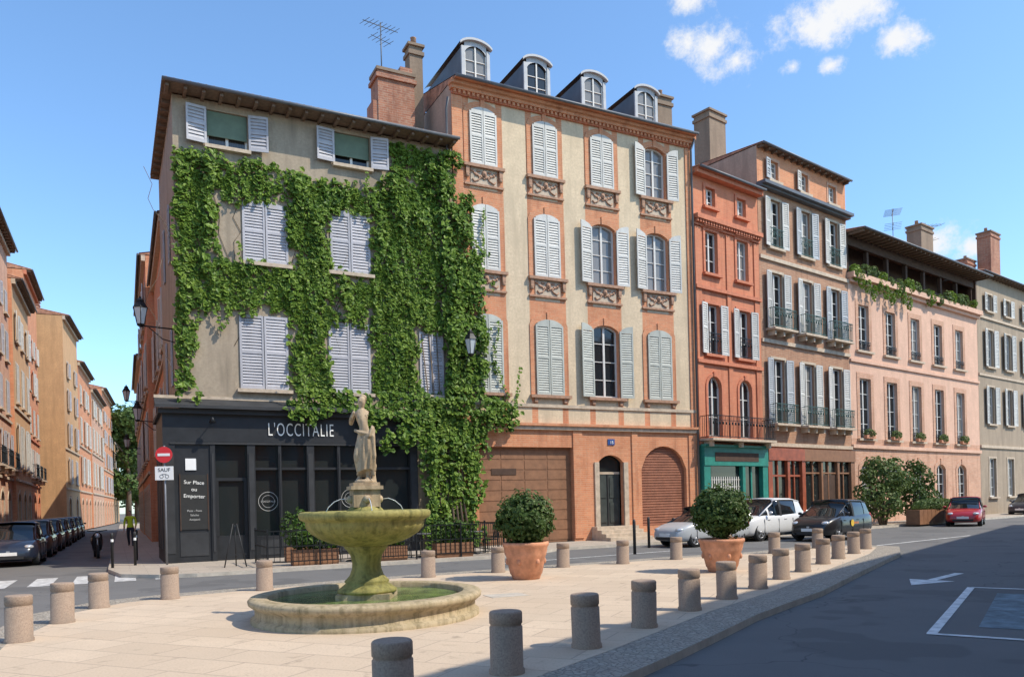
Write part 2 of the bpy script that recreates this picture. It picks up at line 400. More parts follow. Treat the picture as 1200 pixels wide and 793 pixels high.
def shutter_mesh(w, h, a, mat, mirror):
    key = ('sh', w, h, a, str(mat), mirror)
    if key in WCACHE: return WCACHE[key]
    b = MB(); W = 2*w; s = -1 if mirror else 1
    tz = lambda x: arcz(x-w, W, h, a)
    f = .075; X = lambda x: s*x
    def bx(x0,x1,y0,y1,z0,z1): b.box(min(X(x0),X(x1)), max(X(x0),X(x1)), y0,y1,z0,z1, mat)
    bx(0,f,-.045,0,0,tz(0)); bx(w-f,w-.012,-.045,0,0,tz(w)-.01)
    bx(f,w-f,-.043,-.002,0,.11); bx(f,w-f,-.043,-.002,h*.48,h*.48+.09)
    ztop = tz(0)-.09
    K = 5
    for i in range(K):
        x0 = f+(w-2*f)*i/K; x1 = f+(w-2*f)*(i+1)/K
        p = [(X(x0),-.043,ztop),(X(x1),-.043,ztop),(X(x1),-.043,tz(x1)),(X(x0),-.043,tz(x0))]
        b.face(p if s > 0 else p[::-1], mat)
        q = [(X(x0),-.043,tz(x0)),(X(x1),-.043,tz(x1)),(X(x1),0,tz(x1)),(X(x0),0,tz(x0))]
        b.face(q, mat)
    step = .095
    for lo, hi in ((.11, h*.48), (h*.48+.09, ztop)):
        n = max(1, int((hi-lo)/step)); st = (hi-lo)/n
        for i in range(n):
            z = lo+st*i
            x0, x1 = X(f), X(w-f)
            b.face([(x0,-.040,z+.006),(x1,-.040,z+.006),(x1,-.008,z+st-.012),(x0,-.008,z+st-.012)], mat)
            b.face([(x0,-.040,z+.006),(x1,-.040,z+.006),(x1,-.030,z-.004),(x0,-.030,z-.004)], mat)
    bk = [(X(f),-.004,.1),(X(w-f),-.004,.1),(X(w-f),-.004,ztop),(X(f),-.004,ztop)]
    b.face(bk, mat)
    WCACHE[key] = b.mesh('shutter'); return WCACHE[key]
def add_window(root, t, z0, z1, w, a=0, shut=None, smat=None, **st):
    wo = mkobj('window', window_mesh(w, z1-z0, a, **st), root, (t, 0, z0))
    h = z1-z0
    if shut:
        for side in (0,1):
            mode = shut if isinstance(shut, str) else shut[side]
            if not mode: continue
            s = -1 if side == 0 else 1
            jit = random.uniform(-.05,.04)
            if mode == 'closed':
                me = shutter_mesh(round(w/2,3), h, a, smat, side == 1)
                mkobj('shutter', me, wo, (s*w/2, -.055 if st.get('trim') else -.005, 0), (0,0,0))
            elif mode == 'open':
                me = shutter_mesh(round(w/2,3), h, 0 if a == 0 else a, smat, side == 0)
                mkobj('shutter', me, wo, (s*(w/2+.02), -.085, 0), (0,0,s*(-.13+jit)))
            elif mode == 'ajar':
                me = shutter_mesh(round(w/2,3), h, a, smat, side == 0)
                mkobj('shutter', me, wo, (s*(w/2+.02), -.075, 0), (0,0,s*-.75))
    return wo
def wall_mesh(w, h, D, openings, matf, side_mat, rev=.22, rmat=None, hback=None):
    b = MB(); xs = {0, w}; zs = {0, h}
    for o in openings:
        xs |= {o['x0'], o['x1']}; zs |= {o['z0'], o['z1']}
    for z in getattr(matf, 'zs', []): zs.add(z)
    for x in getattr(matf, 'xs', []): xs.add(x)
    xs = sorted(xs); zs = sorted(zs)
    for i in range(len(xs)-1):
        for j in range(len(zs)-1):
            cx = (xs[i]+xs[i+1])/2; cz = (zs[j]+zs[j+1])/2
            if any(o['x0'] < cx < o['x1'] and o['z0'] < cz < o['z1'] for o in openings): continue
            b.face([(xs[i],0,zs[j]),(xs[i+1],0,zs[j]),(xs[i+1],0,zs[j+1]),(xs[i],0,zs[j+1])], matf(cx, cz))
    for o in openings:
        x0,x1,z0,z1,a = o['x0'],o['x1'],o['z0'],o['z1'],o.get('a',0)
        rm = rmat or matf((x0+x1)/2, (z0+z1)/2); zz = z1-a
        b.face([(x0,0,z0),(x0,0,zz),(x0,rev,zz),(x0,rev,z0)], rm); b.face([(x1,0,z0),(x1,rev,z0),(x1,rev,zz),(x1,0,zz)], rm)
        b.face([(x0,0,z0),(x0,rev,z0),(x1,rev,z0),(x1,0,z0)], rm)
        n = 10 if a > 0 else 1; ww = x1-x0; c = (x0+x1)/2
        for i in range(n):
            xa = x0+ww*i/n; xb = x0+ww*(i+1)/n
            za = arcz(xa-c,ww,z1,a); zb = arcz(xb-c,ww,z1,a)
            b.face([(xa,0,za),(xb,0,zb),(xb,rev,zb),(xa,rev,za)], rm)
            if a > 0: b.face([(xa,0,za),(xb,0,zb),(xb,0,z1),(xa,0,z1)], matf(c, z1-.01))
    hb = hback or h
    b.face([(0,0,0),(0,0,h),(0,D,hb),(0,D,0)], side_mat); b.face([(w,0,0),(w,D,0),(w,D,hb),(w,0,h)], side_mat)
    b.face([(0,D,0),(0,D,hb),(w,D,hb),(w,D,0)], side_mat); b.face([(0,0,h),(w,0,h),(w,D,hb),(0,D,hb)], side_mat)
    return b.mesh('wall')
def roof_mesh(w, D, z, oh, rise, mat, ohl=0, ohr=0, hipl=False, thick=.09, pitch=.24, soffit=None, rafters=True):
    b = MB(); x0 = -ohl; x1 = w+ohr; yr = D/2
    n = int((x1-x0)/(pitch/4)); rows = [[],[],[],[]]
    for i in range(n+1):
        x = x0+(x1-x0)*i/n; c = .055*abs(sin(pi*(x-x0)/pitch))
        yt = yr if not hipl else min(yr, -oh+(x-x0)+.01)
        rows[0].append((x,-oh,z)); rows[1].append((x,-oh,z+.03+c)); rows[2].append((x,yt,z+.03+c+rise*(yt+oh)/(yr+oh)))
    b.grid([rows[0], rows[1]], mat, False, False, False); b.grid([rows[1], rows[2]], mat, False, True, False)
    b.face([(x0 if not hipl else x0+yr+oh,yr,z+rise),(x1,yr,z+rise),(x1,D,z),(x0,D,z)], mat)
    if hipl:
        r1 = []; r2 = []; r0 = []
        n = int((D+oh)/(pitch/4))
        for i in range(n+1):
            y = -oh+(D+oh)*i/n; c = .055*abs(sin(pi*(y+oh)/pitch)); xx = min(yr+oh, y+oh)
            if y > yr: xx = min(yr+oh, max(0, (D-y)/(D-yr)*(yr+oh)))
            r0.append((x0,y,z)); r1.append((x0,y,z+.03+c)); r2.append((x0+xx,y,z+.03+c+rise*xx/(yr+oh)))
        b.grid([r0,r1], mat, False, False, False); b.grid([r1,r2], mat, False, True, False)
    else:
        for x in (x0,x1): b.face([(x,-oh,z),(x,yr,z+rise),(x,D,z)], mat)
    so = soffit or M_WOOD
    b.box(x0+.01, x1-.01, -oh+.02, .02, z-.05, z-.003, so)
    if ohl: b.box(x0+.012, .02, .02, D, z-.05, z-.004, so)
    if rafters:
        k = int((x1-x0)/.55)
        for i in range(k+1):
            x = x0+.1+(x1-x0-.3)*i/k
            b.box(x, x+.1, -oh+.06, .02, z-.17, z-.051, M_WOOD)
        if ohl:
            k = int(D/.55)
            for i in range(1, k): b.box(x0+.06, .02, D*i/k, D*i/k+.1, z-.17, z-.051, M_WOOD)
    b.tube([(x0,-oh-.06,z-.02),(x1,-oh-.06,z-.02)], .06, 8, M_ZDARK)
    return b.mesh('roof')
def chimney(root, x, y, z0, z1, w, d, mat, pots=2, name='chimney'):
    b = MB(); b.box(x-w/2, x+w/2, y-d/2, y+d/2, z0, z1, mat); b.box(x-w/2-.06, x+w/2+.06, y-d/2-.06, y+d/2+.06, z1-.35, z1-.2, mat)
    b.box(x-w/2-.08, x+w/2+.08, y-d/2-.08, y+d/2+.08, z1, z1+.1, M_PLCHIM)
    for i in range(pots):
        px = x-w/2+w*(i+.5)/pots; b.lathe([(.14,z1+.1),(.11,z1+.45),(.13,z1+.47)], 10, M_TERRA, (px, y))
    return b.obj(name, root)
def railing_mesh(w, h, d, mat, slab_mat=None, gap=.115, belly=0):
    b = MB(); 
    for z in (.06, h): b.box(-w/2, w/2, -d, -d+.035, z, z+.035, mat)
    n = int(w/gap)
    for i in range(n+1):
        x = -w/2+.01+(w-.035)*i/n; b.box(x, x+.016, -d+.006, -d+.024, .09, h, mat)
        if i % 2 == 0 and i < n: b.lathe([(.02,h*.62),(.04,h*.68),(.02,h*.74)], 6, mat, (x+gap/2,-d+.015))
    b.box(-w/2, w/2, -d+.004, -d+.028, h*.8, h*.8+.02, mat)
    if d > .2:
        for s in (-1,1):
            x = s*(w/2-.018); 
            for z in (.06,h): b.box(x-.016, x+.016, -d+.036, 0, z, z+.03, mat)
            for i in range(1, int(d/gap)+1): b.box(x-.008, x+.008, -d+i*gap, -d+i*gap+.016, .09, h, mat)
        if slab_mat:
            b.box(-w/2-.05, w/2+.05, -d-.05, .05, -.1, 0.0, slab_mat)
            for s in (-1,0,1): b.box(s*(w/2-.2)-.07, s*(w/2-.2)+.07, -d*.8, .03, -.35, -.101, slab_mat)
    return b.mesh('balcony')
def band(root, boxes, name='string_course'):
    for bx in boxes:
        b = MB(); b.box(*bx[:-1], bx[-1]); b.obj(name, root)

def facade_root(name, A, B, **kw):
    ang = atan2(B[1]-A[1], B[0]-A[0]); L = sqrt((B[0]-A[0])**2+(B[1]-A[1])**2)
    return empty(name, (A[0],A[1],0), ang, **kw), L
D1 = (.8904,.4552); N1 = (.4552,-.8904); U = (-.4435,.8963); NN = (.8963,.4435)
P0 = (-10.73,25.5); P2 = (P0[0]+9.86*D1[0], P0[1]+9.86*D1[1]); P3 = (P2[0]+11.65*D1[0], P2[1]+11.65*D1[1])
D2 = (.787,.6165); N2 = (.6165,-.787); Q0 = P3
def q(t): return (Q0[0]+D2[0]*t, Q0[1]+D2[1]*t)
def nu(n, u): return (NN[0]*n+U[0]*u, NN[1]*n+U[1]*u)

# ---------------------------------------------------------------- building 1 : ivy house
w1 = 9.85; H1 = 15.2; DP1 = 7.6
b1, _ = facade_root('corner_house', P0, P2, label='ivy-covered grey plaster corner house with black shopfront', cat='building')
ops = []
W1 = [(1.70,13.72,14.92,1.3,0), (5.95,13.85,15.0,1.3,0), (2.85,10.0,12.1,1.5,.12), (5.8,10.0,12.2,1.45,.12), (2.72,5.7,8.2,1.6,.0), (5.68,5.7,8.2,1.5,0), (8.8,5.75,8.1,.95,0)]
for t,z0,z1,w,a in W1: ops.append(dict(x0=t-w/2,x1=t+w/2,z0=z0,z1=z1,a=a))
f1 = lambda x,z: M_PLB1
mkobj('wall', wall_mesh(w1, H1, DP1, ops, f1, M_PLB1), b1)
for i,(t,z0,z1,w,a) in enumerate(W1):
    if i < 2: add_window(b1,t,z0,z1,w,a,'open',M_SHG,bars=1,sill=M_STONE,tw=.02,blind=True)
    elif i == 6: add_window(b1,t,z0,z1,w,a,'closed',M_SHG,bars=2,sill=M_STONE,tw=.02)
    else: add_window(b1,t,z0,z1,w,a,'closed',M_SHG,bars=2,sill=M_STONE,tw=.05)
mkobj('roof', roof_mesh(w1, DP1, H1+.1, .7, 1.3, M_TILE, ohl=.32, hipl=True), b1)
cb = MB(); cb.box(7.55,9.05,1.75,2.65,15.3,18.6,M_BRKD); cb.box(7.47,9.13,1.67,2.73,18.3,18.45,M_BRKD); cb.box(7.5,9.1,1.7,2.7,18.6,18.72,M_PLCHIM); cb.box(7.35,7.55,1.8,2.6,15.3,17.4,M_BRKD); cb.box(8.5,9.0,1.8,2.6,18.72,18.95,M_BRKD)
cb.obj('chimney', b1, label='large weathered brick chimney stack')
chimney(b1, 9.3, 2.4, 16, 20.1, .55, .55, M_PLCHIM, 1)
for u_, z_ in ((2.5,6),(5.2,6),(2.5,10.3),(5.2,10.3)):
    o = mkobj('shutter', shutter_mesh(.5, 2.0, 0, M_SHG, False), b1, (-.02, u_, z_), (0,0,-pi/2))
sf = MB(); pj = .55; X0 = -.55; X1 = 7.95
sf.box(X0, X1, -pj, .02, 3.85, 4.75, M_BLK)
sf.box(X0-.12, X1+.02, -pj-.18, .02, 4.75, 4.9, M_AWN)
sf.box(X0+.2, X1-.2, -pj-.03, -pj+.001, 3.78, 3.84, M_AWN)
for x0,x1 in ((X0,-.2),(.85,1.0),(2.0,2.25),(3.0,3.1),(3.95,4.2),(5.0,5.1),(6.0,6.25),(7.65,X1)):
    sf.box(x0,x1,-pj,.0,0,3.85,M_BLK); sf.box(x0+.04,x1-.04,-pj-.02,-pj+.001,.3,3.5,M_AWN)
sf.box(-.2,.85,-pj+.05,.0,0,3.85,M_BLK)
sf.box(-.06,.74,-pj+.02,-pj+.051,1.05,2.8,M_CHALK)
for a_,c_ in ((-.09,-.06),(.74,.77)): sf.box(a_,c_,-pj+.01,-pj+.051,1.02,2.83,M_WDK)
for a_,c_ in ((2.25,3.95),(4.2,6.0),(6.25,7.65)):
    sf.box(a_,c_,-pj+.04,.0,0,.75,M_BLK); sf.box(a_,c_,-pj+.06,-.2,2.95,3.03,M_BLK)
    sf.box(a_+.12,c_-.12,-pj+.02,-pj+.041,.12,.62,M_AWN)
sf.box(1.0,2.0,-pj+.18,0,0,.8,M_BLK); sf.box(1.0,2.0,-pj+.16,0,2.6,2.7,M_BLK)
sf.box(1.0,1.1,-pj+.16,0,.8,2.6,M_BLK); sf.box(1.9,2.0,-pj+.16,0,.8,2.6,M_BLK)
sf.box(-.1,.75,-pj+.03,-pj+.052,.2,.95,M_AWN)
sf.box(X0, .0, .0, 3.2, 0, 4.75, M_BLK); sf.box(X0-.1, .0, -.0, 3.25, 4.751, 4.88, M_AWN)
for k in range(3): sf.box(X0-.02,X0+.001,.2+k*1.0,.95+k*1.0,.4,3.5,M_AWN)
sf.obj('shopfront', b1, label='black wooden shopfront with moulded panels')
gl = MB(); gl.box(1.01,7.64,-.28,-.26,.3,3.84,M_GLASSD)
gl.obj('shop_window', b1)
aw = MB(); aw.face([(X0-.2,.0,5.3),(X1-1.8,.0,5.3),(X1-1.8,-.85,4.96),(X0-.2,-.85,4.96)], M_AWN)
aw.box(X0-.2,X1-1.8,-.9,-.85,4.9,5.0,M_AWN); aw.box(X0-.2,X1-1.8,-.03,.01,5.3,5.4,M_STONE)
aw.face([(X0-.2,0,5.3),(X0-.2,-.85,4.96),(X0-.2,0,4.9)],M_AWN)
aw.obj('awning', b1)
lt = mkobj('lettering', text_mesh("L'OCCITALIE", .62, M_LETTER, .012, space=1.17, thin=-.005), b1, (3.78,-pj-.02,4.09), (pi/2,0,0)); lt.scale = (.55,1,1)
for k,s_ in enumerate(("Sur Place","ou","Emporter")):
    mkobj('lettering', text_mesh(s_, .165, M_LETTER, .003), b1, (.34,-pj+.01,2.5-.22*k), (pi/2,.06,0))
for k,s_ in enumerate(("Pizza - Pasta","Salades","Antipasti")):
    mkobj('lettering', text_mesh(s_, .09, M_LETD, .003), b1, (.34,-pj+.01,1.62-.14*k), (pi/2,0,0))
for k,(cx,cz) in enumerate(((2.68,1.9),(5.5,1.95))):
    em = MB(); K = 28
    for i in range(K):
        a0 = 2*pi*i/K; a1 = 2*pi*(i+1)/K
        for r0,r1 in ((.31,.325),(.2,.21)):
            em.face([(r0*cos(a0),0,r0*sin(a0)),(r1*cos(a0),0,r1*sin(a0)),(r1*cos(a1),0,r1*sin(a1)),(r0*cos(a1),0,r0*sin(a1))], M_LETD)
    e = em.obj('window_emblem', b1, loc=(cx,-.285,cz))
    mkobj('lettering', text_mesh("L'OCCITALIE", .085, M_LETD, .003), e, (0,-.003,-.03), (pi/2,0,0))
pn = MB(); pn.box(.1,.42,-pj+.015,-pj+.045,2.95,3.32,M_WHT); pn.obj('menu_notice', b1)
lp = MB(); lp.tube([(.9,-pj,4.45),(.9,-pj-.4,4.6)], .015, 6, M_IRON); lp.lathe([(.03,4.62),(.05,4.58),(.11,4.44)], 10, M_IRON, (.9,-pj-.4)); lp.obj('wall_spotlight', b1)

# ---------------------------------------------------------------- building 2
w2 = 11.64; H2 = 17.75; DP2 = 11
b2, _ = facade_root('town_house', P2, P3, label='cream town house with orange brick trim and dormers', cat='building')
cols2 = [1.3,4.05,6.8,9.6]; ops = []
rows2 = [(5.95,9.0,1.28,.22),(10.7,13.25,1.2,.2),(14.75,17.0,1.15,.2)]
for t in cols2:
    for z0,z1,w,a in rows2: ops.append(dict(x0=t-w/2,x1=t+w/2,z0=z0,z1=z1,a=a))
ops += [dict(x0=.75,x1=5.05,z0=0,z1=3.85,a=0), dict(x0=6.3,x1=7.55,z0=.55,z1=3.55,a=.3), dict(x0=8.5,x1=10.95,z0=.5,z1=3.95,a=1.0)]
def f2(x,z):
    return M_BRK if (z < 4.55 or z > 17.3 or x < .4 or x > w2-.36 or any(.58 < abs(x-t) < .86 for t in cols2) or (9.0 < z < 9.75 or 13.25 < z < 13.85) and any(abs(x-t) < .86 for t in cols2)) else M_PLB2
f2.zs = [4.55,9.75,13.85,17.3]; f2.xs = [.4,w2-.36]+[t+s*d for t in cols2 for s in (-1,1) for d in (.585,.85)]
mkobj('wall', wall_mesh(w2, H2, DP2, ops, f2, M_PLSIDE, rmat=M_BRK), b2)
st2 = dict(trim=M_BRK, tw=.24, sill=M_TERRA, bars=3, proud=.035)
modes = {0:['closed','closed',('open','open'),('closed','closed')],1:['closed','closed',('open','open'),('open','open')],2:['closed','closed','closed',('open','open')]}
for r,(z0,z1,w,a) in enumerate(rows2):
    for c,t in enumerate(cols2):
        o = add_window(b2,t,z0,z1,w,a,modes[r][c],(M_SHW if r else M_SHV),ornate=(r > 0),**st2)
        if r == 0:
            for a_,c_ in ((-.75,-.62),(.62,.75)):
                g_ = MB(); g_.box(a_,c_,-.1,.03,-.3,-.12,M_TERRA); g_.obj('sill_bracket', o)
band(b2, [(-.05,w2,-.12,.03,4.55,4.7,M_STONE),(-.05,w2,-.2,.03,4.701,4.8,M_BRK),(-.02,w2,-.06,.03,5.45,5.58,M_STONE)])
tr = MB()
tr.box(0,w2,-.1,.03,17.3,17.45,M_TRIMRED); tr.box(-.06,w2+.02,-.22,.03,17.451,17.6,M_BRK); tr.box(-.1,w2+.05,-.34,.03,17.601,17.74,M_BRK)
k = 60
for i in range(k): tr.box(.05+i*w2/k,.15+i*w2/k,-.18,.02,17.34,17.449,M_BRK)
tr.obj('cornice', b2)
band(b2, [(.0,.42,-.05,.03,4.81,17.29,M_BRK),(w2-.36,w2,-.05,.03,4.81,17.29,M_BRK)], 'corner_pilaster')
band(b2, [(x0,x1,-.05,.03,.12,4.54,M_BRK) for x0,x1 in ((.42,.74),(5.06,5.5),(8.0,8.3),(11.1,w2))], 'pilaster')
gd = MB(); gd.box(.76,5.04,.2,.26,0,3.84,M_WBRN)
for i in range(9):
    for j in range(4): gd.box(.80+j*1.05,1.80+j*1.05,.185,.2,.1+i*.41,.1+i*.41+.36,M_WBRN)
gd.box(1.4,2.5,.165,.185,2.75,3.0,M_WDK)
gd.obj('garage_door', b2, label='brown panelled garage door')
dr = MB(); dr.box(6.31,7.54,.3,.36,.55,2.75,M_DOOR); dr.box(6.31,7.54,.28,.34,2.75,2.85,M_STONE)
dr.box(6.31,7.54,.31,.34,2.85,3.54,M_GLASSD); dr.box(6.9,6.95,.27,.3,.55,2.75,M_BLKP)
for s in (6.42,7.02):
    for z in (.7,1.75): dr.box(s,s+.42,.275,.3,z,z+.85,M_DOOR)
dr.box(6.08,6.3,-.06,.03,.4,3.25,M_STONE); dr.box(7.55,7.77,-.06,.03,.4,3.25,M_STONE)
dr.obj('door', b2, label='dark green double entrance door')
rl = MB(); rl.box(8.51,10.94,.2,.24,.5,3.94,M_ROLL)
for i in range(30): rl.box(8.52,10.93,.165,.2,.52+i*.115,.60+i*.115,M_ROLL)
rl.obj('roller_shutter', b2)
so = MB(); 
for i in range(4): so.box(5.9-i*.0,8.0,-.4-.32*(3-i) ,.0,.14*i,.14*(i+1),M_STONE)
so.obj('doorstep', b2)
mkobj('roof', roof_mesh(w2, DP2, 17.79, .5, 1.5, M_TILE, soffit=M_BRK, rafters=False), b2)
hn = mkobj('house_number', text_mesh("15", .18, M_LETTER, .003), b2, (6.95,-.06,4.02), (pi/2,0,0))
pl = MB(); pl.box(6.78,7.12,-.035,.01,3.97,4.22,M_PLATE); pl.obj('number_plate', b2)
def dormer(root, t):
    b = MB(); y0 = .35; yb = 4.2; w = 1.22; zb = 17.8; zs_ = 19.3; K = 12; rise = .40
    def top(x, ww, base): return base + rise*sqrt(max(0, 1-(2*x/ww)**2*.85))
    for s in (-1,1): b.box(min(s*w/2,s*(w/2-.08)),max(s*w/2,s*(w/2-.08)),y0+.05,yb,zb,zs_+.15,M_ZDARK)
    rings = [[],[]]
    for i in range(K+1):
        x = -w/2-.08+(w+.16)*i/K
        for r,y in ((0,y0-.12),(1,yb)): rings[r].append((x,y,top(x,w+.16,zs_+.1)+.05))
    b.grid(rings, M_ZDARK, False, True, False)
    for i in range(K):
        x0 = -w/2-.08+(w+.16)*i/K; x1 = -w/2-.08+(w+.16)*(i+1)/K
        a0 = top(x0,w+.16,zs_+.1)+.05; a1 = top(x1,w+.16,zs_+.1)+.05
        b.face([(x0,y0-.12,a0-.08),(x1,y0-.12,a1-.08),(x1,y0-.12,a1+.01),(x0,y0-.12,a0+.01)], M_ZDORM)
        b.face([(x0,y0-.12,a0-.08),(x1,y0-.12,a1-.08),(x1,y0+.05,a1-.08),(x0,y0+.05,a0-.08)], M_ZDORM)
    ww = .95; n = 10; h0 = zb+.3
    tp = lambda x: arcz(x, ww, 19.58, .3)
    for i in range(n):
        x0 = -ww/2+ww*i/n; x1 = -ww/2+ww*(i+1)/n
        b.face([(x0,y0,tp(x0)),(x1,y0,tp(x1)),(x1,y0,top(x1,w,zs_+.1)),(x0,y0,top(x0,w,zs_+.1))], M_ZDORM)
    for s in (-1,1): b.box(min(s*w/2,s*ww/2),max(s*w/2,s*ww/2),y0-.03,y0+.05,zb,19.5,M_ZDORM)
    b.box(-ww/2,ww/2,y0-.02,y0+.05,zb,h0,M_ZDORM)
    b.face([(-ww/2,y0+.08,h0),(ww/2,y0+.08,h0)]+[(ww/2-ww*i/n,y0+.08,tp(ww/2-ww*i/n)) for i in range(n+1)], M_GLASS)
    for s in (-1,1): b.box(min(s*ww/2,s*(ww/2-.045)),max(s*ww/2,s*(ww/2-.045)),y0+.02,y0+.076,h0,19.3,M_FRW)
    b.box(-.028,.028,y0+.02,y0+.075,h0,19.57,M_FRW)
    for i in (1,2): b.box(-ww/2,ww/2,y0+.04,y0+.077,h0+i*.45,h0+i*.45+.025,M_FRW)
    return mkobj('dormer', b.mesh('dormer'), root, (t,0,0))
d0 = dormer(b2, 1.25)
for t in (4.0,6.75,9.5):
    c = d0.copy(); COL.objects.link(c); c.location = (t,0,0)
chimney(b2, 11.1, 1.4, 17.5, 20.0, .8, .7, M_PLCHIM, 1)
dp = MB(); dp.tube([(-.25,-.3,17.0),(-.25,-.12,16.6),(-.25,-.12,.3)], .05, 8, M_ZDARK); dp.obj('drainpipe', b2)
dp = MB(); dp.tube([(w2-.1,-.4,17.6),(w2-.1,-.14,17.2),(w2-.1,-.14,.2)], .05, 8, M_ZDARK); dp.obj('drainpipe', b2)

# ---------------------------------------------------------------- building 3
b3, _ = facade_root('narrow_house', q(0.02), q(5.0), label='narrow orange-red house with green shopfront and balcony', cat='building')
w3 = 4.96; H3 = 16.4; ops = []
cols3 = [1.25,3.6]; rows3 = [(4.42,7.2,1.0,.5,None),(8.2,10.5,.95,0,'open'),(11.9,13.85,.9,0,None),(14.95,15.85,.7,0,None)]
for t in cols3:
    for z0,z1,w,a,s in rows3: ops.append(dict(x0=t-w/2,x1=t+w/2,z0=z0,z1=z1,a=a))
ops.append(dict(x0=.3,x1=4.7,z0=0,z1=3.6,a=0))
mkobj('wall', wall_mesh(w3,H3,10,ops,lambda x,z:M_RED,M_BRKD), b3)
for t in cols3:
    for z0,z1,w,a,s in rows3:
        o = add_window(b3,t,z0,z1,w,a,s,M_SHW,trim=M_TRIMRED,tw=.14,sill=M_TRIMRED,bars=2,hood=(M_TRIMRED if z0 == 11.9 else None))
        if z0 in (8.2,): mkobj('guard_rail', railing_mesh(1.1,.95,.12,M_IRON), o, (0,0,0))
band(b3, [(0,w3,-.14,.03,z,z+.16,M_TRIMRED) for z in (4.0,7.75,11.1)])
tr = MB()
tr.box(0,w3,-.3,.03,14.2,14.4,M_TRIMRED); tr.box(0,w3,-.1,.03,13.95,14.05,M_TRIMRED)
for i in range(26): tr.box(.05+i*.19,.14+i*.19,-.24,.02,14.06,14.199,M_TRIMRED)
tr.obj('cornice', b3)
band(b3, [(-.05,w3,-.35,.03,16.2,16.4,M_TRIMRED)], 'cornice')
band(b3, [(x,x+.4,-.06,.03,4.2,13.9,M_RED) for x in (.06,w3-.46)]+[(w3/2-.15,w3/2+.15,-.06,.03,4.2,13.9,M_RED)], 'pilaster')
mkobj('balcony', railing_mesh(w3-.2,1.0,.75,M_IRON,M_STONE), b3, (w3/2,0,4.3))
sf = MB(); sf.box(.05,w3-.05,-.3,.02,3.1,3.95,M_GRN); sf.box(0,w3,-.42,.02,3.95,4.05,M_GRN)
for x0,x1 in ((.05,.5),(2.9,3.1),(4.5,4.91)): sf.box(x0,x1,-.26,.02,0,3.1,M_GRN)
sf.box(.5,2.9,-.2,.0,0,.6,M_GRN); sf.box(3.1,4.5,-.1,0,0,.5,M_GRN)
sf.box(.5,2.9,-.05,0,.6,3.1,M_GLASSD); sf.box(3.1,4.5,-.04,0,.5,3.1,M_GLASSD)
sf.box(3.75,3.85,-.1,0,.5,3.1,M_GRN); sf.box(.8,4.1,-.32,-.299,3.3,3.7,M_WDK)
for i in range(14): sf.box(.55+i*.165,.60+i*.165,-.14,-.12,.62,2.6,M_FRW)
for i in range(6): sf.box(.55,2.85,-.145,-.12,.8+i*.33,.82+i*.33,M_FRW)
sf.obj('shopfront', b3, label='green wooden shopfront with white grille')
mkobj('roof', roof_mesh(w3, 10, 16.45, .45, .5, M_TILE, soffit=M_TRIMRED, rafters=False), b3)

# ---------------------------------------------------------------- building 4
b4, _ = facade_root('shuttered_house', q(5.02), q(13.28), label='brown-orange brick house with shutters, green balconies and attic', cat='building')
w4 = 8.24; H4 = 18.8; ops = []
cols4 = [1.4,4.12,6.85]; rows4 = [(5.2,8.45,1.1,'open'),(9.9,12.75,1.05,'open'),(14.0,16.4,1.0,'open'),(17.35,18.35,.8,None)]
for t in cols4:
    for z0,z1,w,s in rows4: ops.append(dict(x0=t-w/2,x1=t+w/2,z0=z0,z1=z1,a=0))
ops.append(dict(x0=.3,x1=7.9,z0=0,z1=3.7,a=0))
def f4(x,z): return M_BRK if z > 16.9 else (M_B4)
f4.zs = [16.9]
mkobj('wall', wall_mesh(w4,H4,11,ops,f4,M_PLSIDE), b4)
for c,t in enumerate(cols4):
    for r,(z0,z1,w,s) in enumerate(rows4):
        o = add_window(b4,t,z0,z1,w,0,(('open',None) if r == 3 and c < 2 else s),M_SHB if (c+r)%3 == 0 else M_SHW,trim=(M_BRKP if r == 3 else M_STONE),tw=.12,sill=M_STONE,bars=3,proud=.03)
        if r == 1 or r == 0: mkobj('balcony', railing_mesh(1.9,.95,.5,M_IRONG,M_STONE), o, (0,0,0))
        elif r == 2: mkobj('guard_rail', railing_mesh(1.2,.9,.14,M_IRONG), o, (0,0,0))
band(b4, [(0,w4,-.1,.03,z,z+.18,M_STONE) for z in (4.1,9.2,13.3)])
tr = MB(); tr.box(-.05,w4,-.3,.03,16.75,16.85,M_ZDARK); tr.box(-.05,w4,-.5,.03,16.851,17.0,M_ZDARK)
tr.obj('cornice', b4)
sf = MB(); sf.box(.05,3.2,-.25,.02,3.4,4.0,M_RSF); sf.box(3.2,w4-.05,-.25,.02,3.4,4.0,M_WBRN)
for x0,x1 in ((.05,.4),(1.7,1.9),(3.0,3.3)): sf.box(x0,x1,-.2,.02,0,3.4,M_RSF)
for x0,x1 in ((4.8,4.95),(6.4,6.6),(7.8,8.2)): sf.box(x0,x1,-.2,.02,0,3.4,M_WBRN)
sf.box(.4,7.8,-.02,0.01,.0,3.4,M_GLASSD); sf.box(.4,3.0,-.12,0,0,.9,M_RSF); sf.box(3.3,7.8,-.12,0,0,.8,M_WDK)
for x in (.95,2.4): sf.box(x,x+.07,-.1,0,.9,3.4,M_RSF)
for x in (4.1,5.6,7.1): sf.box(x,x+.08,-.1,0,.8,3.4,M_WBRN)
sf.box(.4,3.0,-.11,0,2.6,2.7,M_RSF); sf.box(3.3,7.8,-.11,0,2.75,2.83,M_WBRN); sf.box(5.0,6.4,-.08,0,.8,2.7,M_WDK); sf.obj('shopfront', b4, label='dark red and brown wooden shopfronts')
mkobj('roof', roof_mesh(w4, 11, 18.85, .35, .35, M_TILE, soffit=M_WOOD), b4)
